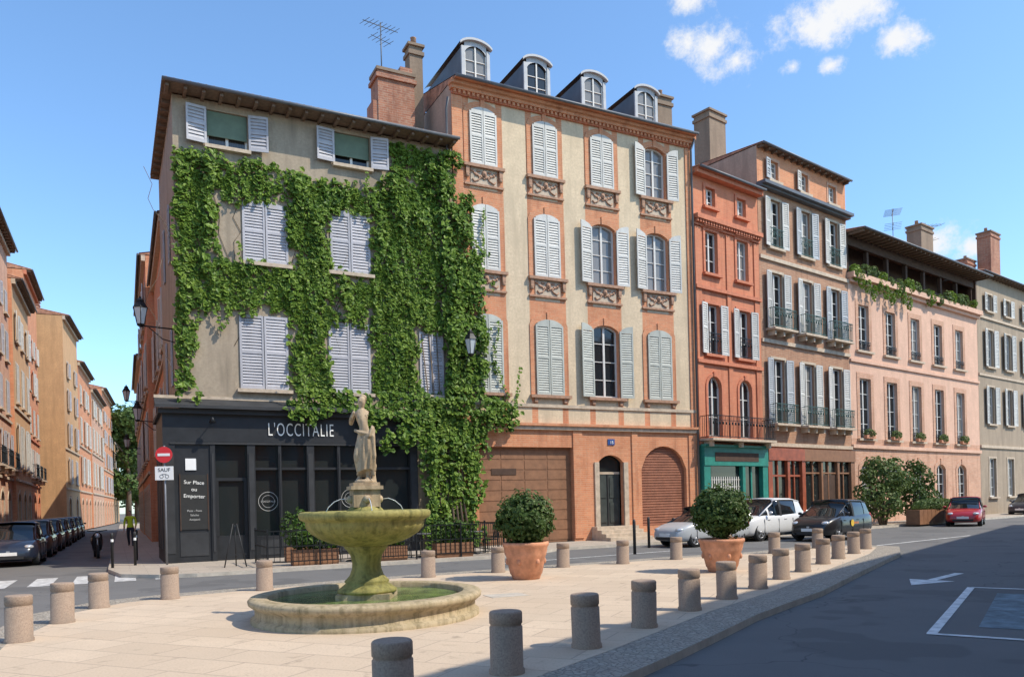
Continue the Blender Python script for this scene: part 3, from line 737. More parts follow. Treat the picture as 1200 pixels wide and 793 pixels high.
chimney(b4, .75, 3.3, 16.5, 21.7, 1.35, 1.0, M_PLCHIM, 0); chimney(b4, 4.5, 4.0, 18.8, 20.0, .9, .7, M_BRKD, 2)

# ---------------------------------------------------------------- building 5
b5, _ = facade_root('terrace_house', q(13.3), q(30.3), label='pink rendered house with covered dark roof terrace', cat='building')
w5 = 16.98; H5 = 13.9; ops = []
cols5 = [1.6,4.7,7.8,10.9,14.0]; rows5 = [(4.75,8.15,1.25),(9.7,12.3,1.15),(.9,3.4,1.3)]
for t in cols5:
    for z0,z1,w in rows5: ops.append(dict(x0=t-w/2,x1=t+w/2,z0=z0,z1=z1,a=.3 if z0 < 1 else 0))
mkobj('wall', wall_mesh(w5,H5,11,ops,lambda x,z:M_BRKP if z < 4.2 else M_PLPINK,M_PLPINK), b5)
for t in cols5:
    for z0,z1,w in rows5:
        o = add_window(b5,t,z0,z1,w,.3 if z0 < 1 else 0,None,M_SHW,trim=M_BRKP,tw=.3,sill=M_STONE,bars=3,proud=.03)
        if z0 > 2: mkobj('guard_rail', railing_mesh(w,.5,.1,M_IRON), o, (0,0,0))
band(b5, [(0,w5,-.12,.03,4.2,4.4,M_PLPINK),(0,w5,-.1,.03,9.0,9.15,M_PLPINK)])
tr = MB(); tr.box(-.05,w5,-.4,.03,13.6,13.9,M_PLPINK); tr.box(0,w5,-.2,.03,13.4,13.599,M_PLPINK)
tr.obj('cornice', b5)
lg = MB(); lg.box(.0,w5,1.3,1.45,13.9,16.1,M_WDK)
for i in range(8): lg.box(.2+i*2.35,.42+i*2.35,.2,.42,13.9,16.1,M_WDK)
lg.box(0,.12,0,1.3,13.9,16.1,M_WDK); lg.box(w5-.12,w5,0,1.3,13.9,16.1,M_WDK)
lg.box(0,w5,.1,.22,15.55,16.1,M_WDK); lg.box(0,w5,.25,.3,13.9,14.5,M_WDK)
lg.obj('loggia', b5)
mkobj('roof', roof_mesh(w5, 11, 16.15, 1.0, .8, M_TILE), b5)
chimney(b5, 15.5, 3.0, 16.3, 20.2, 1.8, 1.0, M_PLCHIM, 2); chimney(b5, 11.5, 5.5, 16.3, 18.3, 1.4, .8, M_BRK, 2)

# ---------------------------------------------------------------- building 6
b6, _ = facade_root('corner_house', q(30.32), q(47), label='taupe plaster house with pale shutters and chimneys', cat='building')
w6 = 16.6; H6 = 16.6; ops = []; cols6 = [2.0,5.2,8.6,12,15]; rows6 = [(6.3,8.9,1.1),(10.3,12.9,1.1),(14.2,15.4,1.0),(1.2,3.9,1.2)]
for t in cols6:
    for z0,z1,w in rows6: ops.append(dict(x0=t-w/2,x1=t+w/2,z0=z0,z1=z1,a=0))
mkobj('wall', wall_mesh(w6,H6,11,ops,lambda x,z:M_PLGREY,M_PLGREY), b6)
for c,t in enumerate(cols6):
    for z0,z1,w in rows6: add_window(b6,t,z0,z1,w,0,'open' if z0 > 5 else None,M_SHW,trim=M_STONE,tw=.12,sill=M_STONE,bars=3,proud=.03)
band(b6, [(0,w6,-.1,.03,4.6,4.8,M_STONE),(0,w6,-.08,.03,9.6,9.75,M_STONE),(0,w6,-.1,.03,13.6,13.75,M_STONE)])
mkobj('roof', roof_mesh(w6, 11, 16.7, .5, 1.2, M_TILE), b6)
chimney(b6, 10.3, 3.0, 16.5, 22.0, 1.8, 1.0, M_BRKD, 2); chimney(b6, 8.4, 4.0, 16.5, 19.8, 1.6, .9, M_BRKD, 1)

# ---------------------------------------------------------------- generic street houses
def street_house(A, B, H, depth, wm, sm, trim, nc, rows, smat, label, base=None, roofoh=.5, chim=1, shut=('open','closed'), balc=False):
    r, L = facade_root('street_house', A, B, label=label, cat='building'); L -= .02; ops = []
    sp = L/nc; cs = [sp*(i+.5) for i in range(nc)]
    for t in cs:
        for z0,z1,w in rows: ops.append(dict(x0=t-w/2,x1=t+w/2,z0=z0,z1=z1,a=0))
        ops.append(dict(x0=t-.7,x1=t+.7,z0=.1,z1=3.0,a=.5))
    base = base or wm
    mkobj('wall', wall_mesh(L,H,depth,ops,lambda x,z: base if z < 3.6 else wm,sm), r)
    for c,t in enumerate(cs):
        for k,(z0,z1,w) in enumerate(rows):
            o = add_window(r,t,z0,z1,w,0,random.choice(shut),smat,trim=trim,tw=.14,sill=M_STONE,bars=2,proud=.03)
            if balc and k == 0: mkobj('balcony', railing_mesh(1.8,.95,.5,M_IRON,M_STONE), o, (0,0,0))
        add_window(r,t,.1,3.0,1.4,.5,None,None,trim=trim,tw=.14,bars=2,proud=.03,glass=M_GLASSD)
    band(r, [(0,L,-.1,.03,z,z+.15,trim) for z in (3.7, rows[1][0]-.5)])
    band(r, [(0,L,-.2,.03,H-.3,H,trim)], 'cornice')
    mkobj('roof', roof_mesh(L, depth, H+.05, roofoh, 1.1, M_TILE), r)
    for i in range(chim): chimney(r, L*(.3+.4*i), 3, H, H+2.6, 1.1, .7, M_BRKD, 2)
    return r
R3_ = [(4.6,7.2,1.05),(8.6,11.0,1.0),(12.4,14.2,1.0)]
R4_ = [(4.3,6.4,1.0),(7.6,9.5,.95),(10.7,12.4,.9),(13.5,14.8,.8)]
street_house(nu(-6,22), nu(-6,44), 16.8, 9, M_BRK, M_BRK, M_STONE, 6, R3_, M_SHG, 'orange brick house with pale shutters', balc=False, chim=2)
street_house(nu(-6,44.05), nu(-6,56), 17.6, 9, M_BRKP, M_BRK, M_STONE, 4, R4_, M_SHG, 'pinkish brick house with iron balconies', balc=True)
street_house(nu(-5.8,56.05), nu(-5.8,65), 16.0, 9, M_PLOCH, M_BRK, M_STONE, 3, R3_, M_SHW, 'ochre plaster house with pale shutters', chim=1)
street_house(nu(-6,65.05), nu(-6,74), 19.0, 9, M_BRK, M_BRK, M_TRIMRED, 3, R4_, M_SHW, 'red brick house with stone cornice', chim=2, balc=True)
def at(r, d): return (r*d, d)
street_house(at(-.567,66.5), at(-.5495,75.5), 18.4, 10, M_PLOCH, M_PLOCH, M_STONE, 2, R4_, M_SHG, 'ochre plaster house with bare gable wall', chim=2)
street_house(at(-.549,75.7), at(-.535,86), 16.2, 10, M_BRK, M_BRK, M_STONE, 3, R3_, M_SHW, 'orange brick house in the lane', chim=1)
street_house(at(-.533,86.2), at(-.519,100), 15.2, 9, M_BRKP, M_BRK, M_STONE, 4, R3_, M_SHW, 'pink brick house down the lane')
street_house(at(-.519,100.3), at(-.507,116), 17.5, 9, M_BRK, M_BRK, M_STONE, 4, R4_, M_SHG, 'orange brick house down the lane')
street_house(at(-.507,116.5), at(-.5,138), 15.6, 9, M_PLOCH, M_BRKP, M_STONE, 5, R3_, M_SHW, 'ochre house at the end of the lane')
street_house(nu(1.75,47), nu(1.75,35.25), 13.9, 8, M_BRK, M_BRK, M_STONE, 4, R3_[:2], M_SHW, 'brick house behind the ivy house', chim=1, roofoh=.25)
street_house(nu(1.35,62), nu(1.35,47.05), 15.6, 9, M_RED, M_BRK, M_STONE, 5, R3_, M_SHW, 'orange-red house with lanterns in the lane', chim=2, roofoh=.3)
street_house(nu(1.3,80), nu(1.3,62.1), 12.8, 9, M_BRKP, M_BRK, M_STONE, 5, R3_[:2], M_SHG, 'long pink brick house in the lane', roofoh=.3)
street_house((36.1,35.7), (21.0,17.4), 13.0, 9, M_BRKP, M_BRK, M_STONE, 6, R3_[:2], M_SHW, 'pink brick house across the road')
street_house((20.98,17.38), (11.4,5.7), 13.0, 9, M_PLBEI, M_BRK, M_STONE, 4, R3_[:2], M_SHG, 'beige house across the road')
street_house((11.38,5.68), (.3,-7.8), 13.0, 9, M_BRK, M_BRK, M_STONE, 4, R3_[:2], M_SHG, 'orange brick house across the road')

# ---------------------------------------------------------------- ground
g = MB(); g.face([(-500,-300,-.16),(500,-300,-.16),(500,700,-.16),(-500,700,-.16)], M_EARTH); g.obj('ground', kind='structure')
g = MB(); g.face([(-120,-60,-.1),(140,-60,-.1),(140,190,-.1),(-120,190,-.1)], M_ASPH); g.obj('road', kind='structure')
plaza = [(-2.6,-2),(-4.6,5.0),(-5.6,8.0),(-6.6,10.2),(-7.4,13.2),(-7.2,14.4),(-6.6,15.2),(-5.2,16.3),(-2,18.3),(-.4,19.1),(1.2,20.1),(2.8,20.8),(4.5,21.8),(7.6,23.1),(9.5,24.9),(10.9,25.0),
  (11.2,24.2),(9.9,21.8),(8.7,20.0),(6.6,16.9),(4.7,14.0),(3.75,12.7),(2.85,11.5),(1.95,10.1),(1.1,8.8),(.2,7.5),(-.6,6.0),(-1.4,4.2),(-1.9,-2)]
border = [(-2.6,-3),(-5.3,5),(-6.3,8),(-7.3,10.3),(-8.1,13.2),(-7.9,14.8),(-7.0,15.8),(-5.4,16.9),(-2.2,18.9),(-.6,19.7),(1.0,20.7),(2.6,21.4),(4.3,22.4),(7.3,23.7),(9.3,25.5),(11.3,25.7),(12.0,24.4),
  (10.65,21.6),(9.35,19.7),(7.25,16.55),(5.35,13.65),(4.35,12.35),(3.45,11.15),(2.55,9.75),(1.7,8.45),(.8,7.15),(-.05,5.65),(-.85,4.0),(-1.3,-3)]
slab('plaza_border', border, -.15, -.004, M_COB, M_KERB); slab('plaza_pavement', plaza, -.1, 0.0, M_PAVE, M_KERB)
side = [nu(-.5,120), nu(-.5,60), nu(-.45,26), nu(-.1,23.6), nu(.8,22.6), nu(1.7,22.3),
  (.45,25.28),(1.6,28.0),(6.0,30.6),(10.29,32.94),(46.5,61.3),(43,66),(8,40),(-3,34),(-8,30)] + [nu(4,60), nu(4,120)]
slab('sidewalk', side, -.15, 0.0, M_SIDE, M_KERB)
slab('sidewalk', [nu(-4.6,10), nu(-4.6,64), nu(-4.6,80), nu(-8,80), nu(-8,10)], -.15, 0.0, M_SIDE, M_KERB)
slab('sidewalk', [(38,33.5),(-.5,-13),(4,-14),(42,34)], -.15, 0.0, M_SIDE, M_KERB)
def marking(pts, mat, z=-.094):
    m = MB(); m.face([(x,y,z) for x,y in pts], mat); return m.obj('road_marking', kind='structure')
def rect(c, d, L, W):
    n = (-d[1], d[0]); return [(c[0]+d[0]*L/2*a+n[0]*W/2*b, c[1]+d[1]*L/2*a+n[1]*W/2*b) for a,b in ((-1,-1),(1,-1),(1,1),(-1,1))]
for i in range(6): marking(rect(nu(-4.1+i*.95+.3, 23.6), U, 2.6, .5), M_XWALK)
dr_ = (.569,.822); nr = (.822,-.569)
marking(rect((6.77,12.07), dr_, 5.6, .12), M_OFFW)
marking(rect((5.2+.8*nr[0]*1.4,9.75+.8*nr[1]*1.4), nr, 2.4, .12), M_OFFW, -.092); marking(rect((8.35+1.1*nr[0],14.35+1.1*nr[1]), nr, 2.2, .12), M_OFFW, -.092)
marking(rect((6.77+1.25*nr[0],12.07+1.25*nr[1]), dr_, 4.0, 1.6), M_BLUE, -.096)
ac = Vector((8.35,15.7)); ad = Vector((-.72,-.69)).normalized(); an = Vector((-ad.y, ad.x))
pts = [ac-ad*1.7-an*.09, ac-ad*.0-an*.09, ac-ad*.0-an*.42, ac+ad*1.1, ac+an*.42, ac+an*.09, ac-ad*1.7+an*.09]
marking([(p.x,p.y) for p in pts], M_OFFW)
marking(rect((2.6,24.6), (.84,.54), 7, .1), M_OFFW); marking(rect((14.5,28.2), (.787,.6165), 9, .1), M_OFFW)
mh = MB(); mh.box(-.35,.35,-.25,.25,.0,.006,M_KERB); mh.obj('drain_cover', loc=(-.15,14.1,.0), rot=(0,0,.4), label='square stone access cover in the plaza', cat='access cover')

# ---------------------------------------------------------------- bollards
b = MB(); R = .163
b.lathe([(R+.015,-.1),(R+.012,.04),(R,.05),(R,.455),(R*.94,.462),(R*.94,.482),(R,.49),(R,.588),(R*.96,.602),(R*.9,.608)], 32, M_GRAN)
BM = b.mesh('bollard')
for p_ in BM.polygons:
    if len(p_.vertices) > 4: p_.use_smooth = False
bl = [(-.97,6.2),(-.09,7.7),(.81,8.95),(1.69,10.27),(2.61,11.7),(3.49,12.9),(4.41,14.2),(5.35,15.7),(6.3,17.1),(7.45,18.9),(8.4,20.3),(9.5,21.9),(10.6,23.6),
 (-6.54,10.35),(-6.93,12.03),(-7.3,13.8),(-6.53,14.9),(-5.1,16.05),(-1.96,18),(-.37,18.8),(1.25,19.8),(2.84,20.4),(4.44,21.4),(6.0,22.1),(7.55,22.7),(9.5,24.5)]
for i,(x,y) in enumerate(bl):
    mkobj('bollard', BM, None, (x,y,0), (random.uniform(-.015,.015),random.uniform(-.015,.015),random.uniform(0,6)), label='round brown-grey granite bollard at the plaza edge', cat='bollard', group='granite bollards round the plaza')

# ---------------------------------------------------------------- fountain
fr = empty('fountain', (-2.24,11.97,0), 0, label='stone fountain with bowl and statue in round basin', cat='fountain')
b = MB()
b.lathe([(1.70,0),(1.70,.06),(1.64,.09),(1.64,.2),(1.68,.23),(1.73,.27),(1.74,.32),(1.71,.355),(1.64,.365),(1.48,.365),(1.45,.35),(1.44,.22),(1.43,.05)], 72, M_FST, cap=False)
b.obj('basin', fr)
b = MB(); b.lathe([(.01,.275),(1.0,.276),(1.445,.275)], 48, M_WATER, cap=False); b.obj('water', fr)
b = MB()
b.box(-.40,.40,-.40,.40,.1,.36,M_FST); b.lathe([(.44,.36),(.45,.4),(.38,.45),(.32,.5),(.34,.53),(.31,.56),(.255,.62),(.22,.72),(.215,.8),(.24,.92),(.29,1.0),(.33,1.04),(.33,1.08)], 40, M_FALG)
b.obj('pedestal', fr)
rings = []
for r,z,fl in ((.28,1.05,0),(.38,1.075,.3),(.54,1.12,.8),(.68,1.18,1),(.80,1.26,1),(.87,1.34,.8),(.895,1.41,.2),(.89,1.44,0),(.92,1.455,0),(.97,1.48,0),(.99,1.52,0),(.99,1.57,0),(.96,1.595,0),(.89,1.6,0),(.86,1.57,0),(.83,1.5,0),(.4,1.42,0)):
    rings.append([((r*(1+.010*fl*cos(28*2*pi*j/168)))*cos(2*pi*j/168), (r*(1+.010*fl*cos(28*2*pi*j/168)))*sin(2*pi*j/168), z) for j in range(168)])
b = MB(); b.grid(rings, M_FALG); b.obj('bowl', fr, label='olive mossy stained stone bowl')
b = MB(); b.lathe([(.01,1.555),(.855,1.556)], 48, M_WATER, cap=False); b.obj('bowl_water', fr)
b = MB(); b.lathe([(.28,1.42),(.28,1.60),(.25,1.63),(.22,1.66)], 28, M_FALG); b.box(-.20,.20,-.20,.20,1.65,1.92,M_STAT); b.box(-.24,.24,-.24,.24,1.915,1.97,M_STAT); b.box(-.2,.2,-.2,.2,1.969,2.02,M_STAT)
for a in range(4):
    T = Matrix.Rotation(a*pi/2,4,'Z'); p = T @ Vector((.215,0,1.77)); b.ball(p, .065, M_STAT, 8)
o = b.obj('statue_plinth', fr, rot=(0,0,.35))
for a in range(4):
    b = MB()
    T = Matrix.Rotation(a*pi/2+.35,4,'Z'); b.tube([T @ Vector(v) for v in ((.27,0,1.77),(.36,0,1.78),(.46,0,1.74),(.55,0,1.66),(.60,0,1.56))], .007, 6, M_DROP)
    b.obj('water_jet', fr)

def skin_mesh(verts, edges, radii, root=0, sub=2):
    me = bpy.data.meshes.new('sk'); me.from_pydata(verts, edges, []); o = bpy.data.objects.new('sk', me); COL.objects.link(o)
    m = o.modifiers.new('s','SKIN'); me.skin_vertices[0].data
    for i,r in enumerate(radii):
        r = r if isinstance(r, tuple) else (r,r); me.skin_vertices[0].data[i].radius = r; me.skin_vertices[0].data[i].use_root = (i == root)
    s = o.modifiers.new('u','SUBSURF'); s.levels = sub; s.render_levels = sub
    return o
def finish(objs, voxel, mat, name):
    dg = bpy.context.evaluated_depsgraph_get(); V = []; F = []
    for o in objs:
        e = o.evaluated_get(dg).to_mesh(); k = len(V)
        V += [tuple(o.matrix_world @ v.co) for v in e.vertices]; F += [tuple(k+i for i in p.vertices) for p in e.polygons]
    for o in objs: bpy.data.objects.remove(o)
    me = bpy.data.meshes.new(name); me.from_pydata(V, [], F); o = bpy.data.objects.new(name, me); COL.objects.link(o)
    r = o.modifiers.new('r','REMESH'); r.mode = 'VOXEL'; r.voxel_size = voxel; r.use_smooth_shade = True
    sm = o.modifiers.new('s','SMOOTH'); sm.factor = .5; sm.iterations = 1
    bpy.context.view_layer.update()
    out = bpy.data.meshes.new_from_object(o.evaluated_get(bpy.context.evaluated_depsgraph_get())); bpy.data.objects.remove(o)
    out.materials.clear(); out.materials.append(mat)
    for p in out.polygons: p.use_smooth = True
    out.name = name; return out
def body_skel(h, pose):
    V = pose['v']; E = pose['e']; R = pose['r']
    return [(a*h,b_*h,c*h) for a,b_,c in V], E, [(r*h if not isinstance(r,tuple) else (r[0]*h,r[1]*h)) for r in R]
V = [(.03,0,.53),(.02,-.01,.60),(-.005,-.01,.68),(-.02,0,.77),(-.015,0,.82),(-.01,-.005,.865),(-.005,-.015,.90),(0,-.005,.955),
     (.085,0,.785),(.125,.03,.66),(.115,-.035,.545),(.10,-.06,.49),
     (-.115,0,.76),(-.155,.0,.65),(-.105,-.085,.70),(-.055,-.085,.79),
     (.07,0,.50),(.075,-.01,.28),(.05,0,.06),(.055,-.05,.02),
     (-.025,0,.50),(-.055,-.06,.29),(-.07,.03,.06),(-.08,-.03,.02)]
E = [(0,1),(1,2),(2,3),(3,4),(4,5),(5,6),(6,7),(3,8),(8,9),(9,10),(10,11),(3,12),(12,13),(13,14),(14,15),(0,16),(16,17),(17,18),(18,19),(0,20),(20,21),(21,22),(22,23)]
Rr = [(.078,.06),(.06,.046),(.075,.055),(.062,.045),(.028,.028),(.038,.044),(.044,.052),(.03,.034),.028,.024,.020,.018,.028,.024,.020,.018,.055,.042,.028,.02,.052,.042,.028,.02]
v_,e_,r_ = body_skel(1.38, dict(v=V,e=E,r=Rr)); sk = skin_mesh(v_, e_, r_)
dp = MB(); rings = []
for i in range(24):
    f = i/23; z = (.10+.44*f)*1.38; base = .098-.010*f; cx = .02+.02*sin(f*2.6); ring = []
    for j in range(72):
        a = 2*pi*j/72; fold = 1+.10*sin(8*a+4*f)*(1-f*.4)+.06*sin(13*a-5*f)
        zz = z+.05*sin(a+.6)*(f*1.4)-.06*(1-f)*cos(a*1.0-2.2)
        ring.append(((cx+base*fold*cos(a)*1.05)*1.38, base*1.38*fold*sin(a)*.82, zz))
    rings.append(ring)
dp.grid(rings, M_STAT); dro = dp.obj('d')
d2 = MB()
for k in range(4):
    d2.tube([(.15+.012*k,.02,.86-.02*k),(.185,-.03,.70),(.175+.01*k,-.03,.40),(.15+.01*k,-.02,.10)], [.015,.028,.026,.02], 8, M_STAT)
d2.ball((-.005,.03,1.305), .052, M_STAT, 10, (1,1.1,.9)); d2.ball((-.005,.075,1.275), .03, M_STAT, 8)
d2.ball((-.007,-.075,1.245), .011, M_STAT, 6, (.8,1.2,1.4))
d2.tube([(-.11,-.06,.80),(0,-.10,.76),(.12,-.06,.73)], .026, 8, M_STAT)
d2.lathe([(.15,-.005),(.15,.03),(.12,.05)], 20, M_STAT)
d2.tube([(.12,.07,.0),(.13,.08,.25),(.11,.06,.45)], [.05,.04,.03], 8, M_STAT)
d2o = d2.obj('d')
sme = finish([sk, dro, d2o], .011, M_STAT, 'statue')
mkobj('statue', sme, fr, (0,0,2.02), (0,0,-.35), label='weathered stone statue of a half-draped standing figure')

# ---------------------------------------------------------------- foliage
def leaf(b, p, n, s, mat):
    n = n.normalized(); a = n.cross(Vector((random.uniform(-1,1),random.uniform(-1,1),random.uniform(-1,1))))
    if a.length < 1e-3: a = Vector((1,0,0))
    a.normalize(); c = n.cross(a); k = len(b.v); f = s*.18
    pts = [p-a*s*.5, p-a*s*.1+c*s*.42+n*f, p+a*s*.35+c*s*.25+n*f, p+a*s*.6, p+a*s*.35-c*s*.25+n*f, p-a*s*.1-c*s*.42+n*f]
    b.v += [tuple(x) for x in pts]
    mi = b.m(mat)
    for fc in ((0,1,2,3),(0,3,4,5)): b.f.append(tuple(k+i for i in fc)); b.mi.append(mi); b.sm.append(False)
def rc(t,z,t0,t1,z0,z1,s=.6): return min(1, (t-t0)/s+.5, (t1-t)/s+.5, (z-z0)/s+.5, (z1-z)/s+.5)
def cov(t, z):
    c = max(rc(t,z,.0,1.15,9.2,13.4), rc(t,z,-.1,.4,5.3,9.5,.4)*.75, rc(t,z,.0,3.0,12.25,13.35), rc(t,z,2.3,9.8,12.25,13.1),
        rc(t,z,3.65,4.95,5.0,12.6), rc(t,z,.9,5.2,8.35,9.85), rc(t,z,6.6,10.3,8.15,13.2), rc(t,z,7.2,9.8,12.5,14.9), rc(t,z,6.5,8.3,5.0,9),
        rc(t,z,9.25,11.0,4.8,11.2), rc(t,z,8.2,10.4,-.2,6.0), rc(t,z,6.2,12.2,4.6,5.55), rc(t,z,3.5,6.6,4.75,5.5), rc(t,z,6.9,10.8,3.7,5.4), rc(t,z,5.2,6.6,8.4,9.8)*.95)
    nz = noise.noise(Vector((t*.9,z*.9,3.1)))*.7+noise.noise(Vector((t*3.2,z*1.2,8)))*.7+noise.noise(Vector((t*6,z*6,1)))*.45
    return c + nz - .28
ivy = MB()
holes = [(t-w/2+.03,t+w/2-.03,z0+.05,z1-.12) for t,z0,z1,w,a in W1]; holes[0] = (.3,3.1,13.5,15.3); holes[1] = (4.5,7.35,13.7,15.3)
for i in range(62000):
    t = random.uniform(-.08,12.6); z = random.uniform(.0,15.0)
    c = cov(t,z)
    if c < 0 : continue
    if random.random() > min(1, .16+c*1.25): continue
    hj = random.uniform(-.1,.06)
    if any(a-hj < t < b_+hj and c0-hj < z < d_+hj for a,b_,c0,d_ in holes): continue
    cl = max(0, noise.noise(Vector((t*1.4,z*.7,20)))+.25)*.42*min(1,max(c,0)*1.3)
    base = .05
    if 9.2 < t < 11 and z > 5: cl += .22
    if z < 5.7 and t < 8.5: base = .74 if z < 5.0 else .3; cl += .2
    elif z < 5.6: cl += .32
    d = base+cl*random.uniform(.4,1.0)
    n = Vector((random.uniform(-.7,.9), -1, random.uniform(-.2,1.2)))
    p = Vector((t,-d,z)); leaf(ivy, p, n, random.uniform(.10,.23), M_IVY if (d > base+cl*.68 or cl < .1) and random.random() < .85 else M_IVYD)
for k in range(330):
    t = random.uniform(0.1,12.2); z = random.uniform(4.9,13.6)
    if not (-.1 < cov(t,z) < .45): continue
    up = random.random() < .35; off = .06 + ((.85 if t < 8.5 else .45) if z < 5.8 else .1)
    L_ = random.uniform(.4,2.0); pts = []; tt = t; dr = random.uniform(-.03,.03)
    for s in range(int(L_/.1)):
        tt += random.uniform(-.04,.04)+dr; zz = z + (s*.1 if up else -s*.1)
        if any(a-.0 < tt < b_ and c0 < zz < d_ for a,b_,c0,d_ in holes): break
        if zz > 14.9: break
        pts.append((tt,-off,zz)); 
        for _ in range(2): leaf(ivy, Vector((tt+random.uniform(-.07,.07),-off-random.uniform(0,.05),zz+random.uniform(-.05,.05))), Vector((random.uniform(-.7,.7),-1,random.uniform(-.1,.8))), random.uniform(.07,.15), M_IVY)
    if len(pts) > 2: ivy.tube(pts, .007, 4, M_BARK)
for k in range(26):
    t = random.choice([.2,.6,1.3,1.8,3.9,4.6,5.2,7.6,8.8,9.6])+random.uniform(-.2,.2); z = random.uniform(5.4,9); pts = []
    for s in range(10):
        pts.append((t,-.02,z)); z += random.uniform(.3,.7); t += random.uniform(-.3,.3)
        if z > 13.3: break
    if len(pts) > 2: ivy.tube(pts, .009, 5, M_BARK)
for k in range(7): ivy.tube([(8.8+.2*k,-.5,0),(8.9+.15*k,-.35,2),(8.7+.2*k,-.15,4.5),(8.4+.3*k,-.06,8)], [.05,.04,.03,.02], 6, M_BARK)
mkobj('ivy_plant', ivy.mesh('ivy'), None, (P0[0],P0[1],0), (0,0,atan2(D1[1],D1[0])), label='bright green ivy climbing over the corner house', cat='ivy')
def leafball(b, c, rx, ry, rz, n, s, mat, gap=.0, seed=0):
    for i in range(n):
        d = Vector((random.gauss(0,1),random.gauss(0,1),random.gauss(0,1))).normalized()
        nz = noise.noise(d*2.2+Vector((seed,0,0)))
        r = (1+.2*nz)*random.uniform(.72,1.03)**.6
        if gap and noise.noise(d*3.5+Vector((seed,5,0))) < -gap: r *= .75
        p = Vector((c[0]+d.x*rx*r, c[1]+d.y*ry*r, c[2]+d.z*rz*r))
        leaf(b, p, d+Vector((random.uniform(-.7,.7),random.uniform(-.7,.7),random.uniform(-.4,.8))), s*random.uniform(.7,1.3), mat)
def planter(loc, R, H, br, bz, seed, label):
    r = empty('planter', (loc[0],loc[1],0), random.uniform(0,3), label=label, cat='planter', group='terracotta planters on the plaza')
    b = MB(); b.lathe([(R*.58,0),(R*.62,.04),(R*.66,.1),(R*.70,.12),(R*.86,H*.62),(R*.9,H*.66),(R*.9,H*.7),(R*.93,H*.74),(R*.95,H*.86),(R*1.0,H*.9),(R*1.02,H*.95),(R,H),(R*.9,H),(R*.86,H*.9)], 40, M_POT, cap=True)
    for k in range(6):
        a = k*pi/3; b.ball((R*.80*cos(a),R*.80*sin(a),H*.48), .05, M_POT, 6, (1,1,1.5))
    b.obj('pot', r); b = MB(); b.lathe([(.01,H*.91),(R*.87,H*.91)], 24, M_SOIL, cap=False); b.obj('soil', r)
    b = MB()
    for k in range(5): b.tube([(.03*k-.06,0,H*.88),(.12*cos(k*1.3),.12*sin(k*1.3),bz),(.3*cos(k*1.3),.3*sin(k*1.3),bz+br*.4)], [.03,.022,.01], 6, M_BARK)
    leafball(b, (0,0,bz), br, br, br*.93, 3800, .075, M_BOX, .08, seed)
    leafball(b, (.06,0,bz+.05), br*1.08, br*1.04, br*1.0, 700, .065, M_OLV, 0, seed+3)
    leafball(b, (0,0,bz-.03), br*.76, br*.76, br*.72, 900, .09, M_BOX, 0, seed)
    b.obj('shrub', r)
planter((.27,17.05), .50, .80, .62, 1.27, 1, 'round clipped shrub in large terracotta pot')
planter((4.67,17.6), .50, .74, .60, 1.30, 2, 'round evergreen shrub in terracotta pot beside bollards')
def bush(loc, parts, n, s, mat, label, seed):
    r = empty('bush', (loc[0],loc[1],0), 0, label=label, cat='bush')
    b = MB()
    for (x,y,z,rr) in parts: b.tube([(x*.2,y*.2,0),(x*.6,y*.6,z*.5),(x,y,z)], [.07,.05,.02], 6, M_BARK)
    b.obj('trunk', r); b = MB()
    for i,(x,y,z,rr) in enumerate(parts): leafball(b, (x,y,z), rr, rr, rr*.9, int(n*rr*rr), s, mat, .1, seed+i)
    b.obj('crown', r)
bush((19.3,40.9), [(0,0,1.2,1.0),(-.9,-.5,1.6,.8),(.2,.2,2.5,1.0),(-.4,-.2,3.1,.6),(1.0,.7,2.2,.8),(-1.0,-.6,2.6,.45),(.9,.5,3.2,.4)], 650, .16, M_OLV, 'tall loose green shrubs beside the pink house', 11)
bush((22.0,43.2), [(0,0,1.3,1.0),(-.8,-.5,2.1,.85),(.7,.5,2.3,.85),(.3,.2,3.0,.55),(1.4,1.0,1.4,.7)], 700, .15, M_BOX, 'dense dark green shrub beside the pink house', 31)
tw_ = MB(); 
for i in range(12): tw_.box(-2.6+i*.45,-2.18+i*.45,-.35,.35,0,.75,M_WBRN)
tw_.obj('planter_box', loc=(22.6,41.9,0), rot=(0,0,.664), label='long brown wooden planter box below the shrubs', cat='planter')
tp = MB(); leafball(tp,(0,0,.95),2.4,.45,.35,1500,.12,M_OLV,0,3); tp.obj('box_plants', loc=(22.6,41.9,0), rot=(0,0,.664), label='low green plants growing from wooden box', cat='plant')
tp = MB()
for i in range(16):
    x = .6+i*1.0+random.uniform(-.3,.3); s_ = random.uniform(.15,.5)
    leafball(tp,(x,-.25,13.95+random.uniform(-.2,.3)),s_,.25,s_,int(240*s_*2),.13,M_IVY if i%3 == 0 else M_OLV,0,i)
for i in range(9): leafball(tp,(.8+i*.7,-.38,13.5-.25*(i%3)),.2,.15,.45,90,.12,M_IVY,0,i)
o = tp.obj('terrace_plants', loc=(q(13.3)[0],q(13.3)[1],0), rot=(0,0,atan2(D2[1],D2[0])), label='trailing plants along the roof terrace', cat='plant')
for t in cols5:
    for z in (4.75,):
        wb = MB(); wb.box(-.5,.5,-.32,-.13,0,.18,M_POT); leafball(wb,(0,-.24,.3),.5,.2,.25,170,.1,M_OLV,0,t)
        p = q(13.3+t); wb.obj('window_box', loc=(p[0],p[1],z), rot=(0,0,atan2(D2[1],D2[0])), label='window box with green plants on pink facade', cat='flower box', group='window boxes on the pink house')
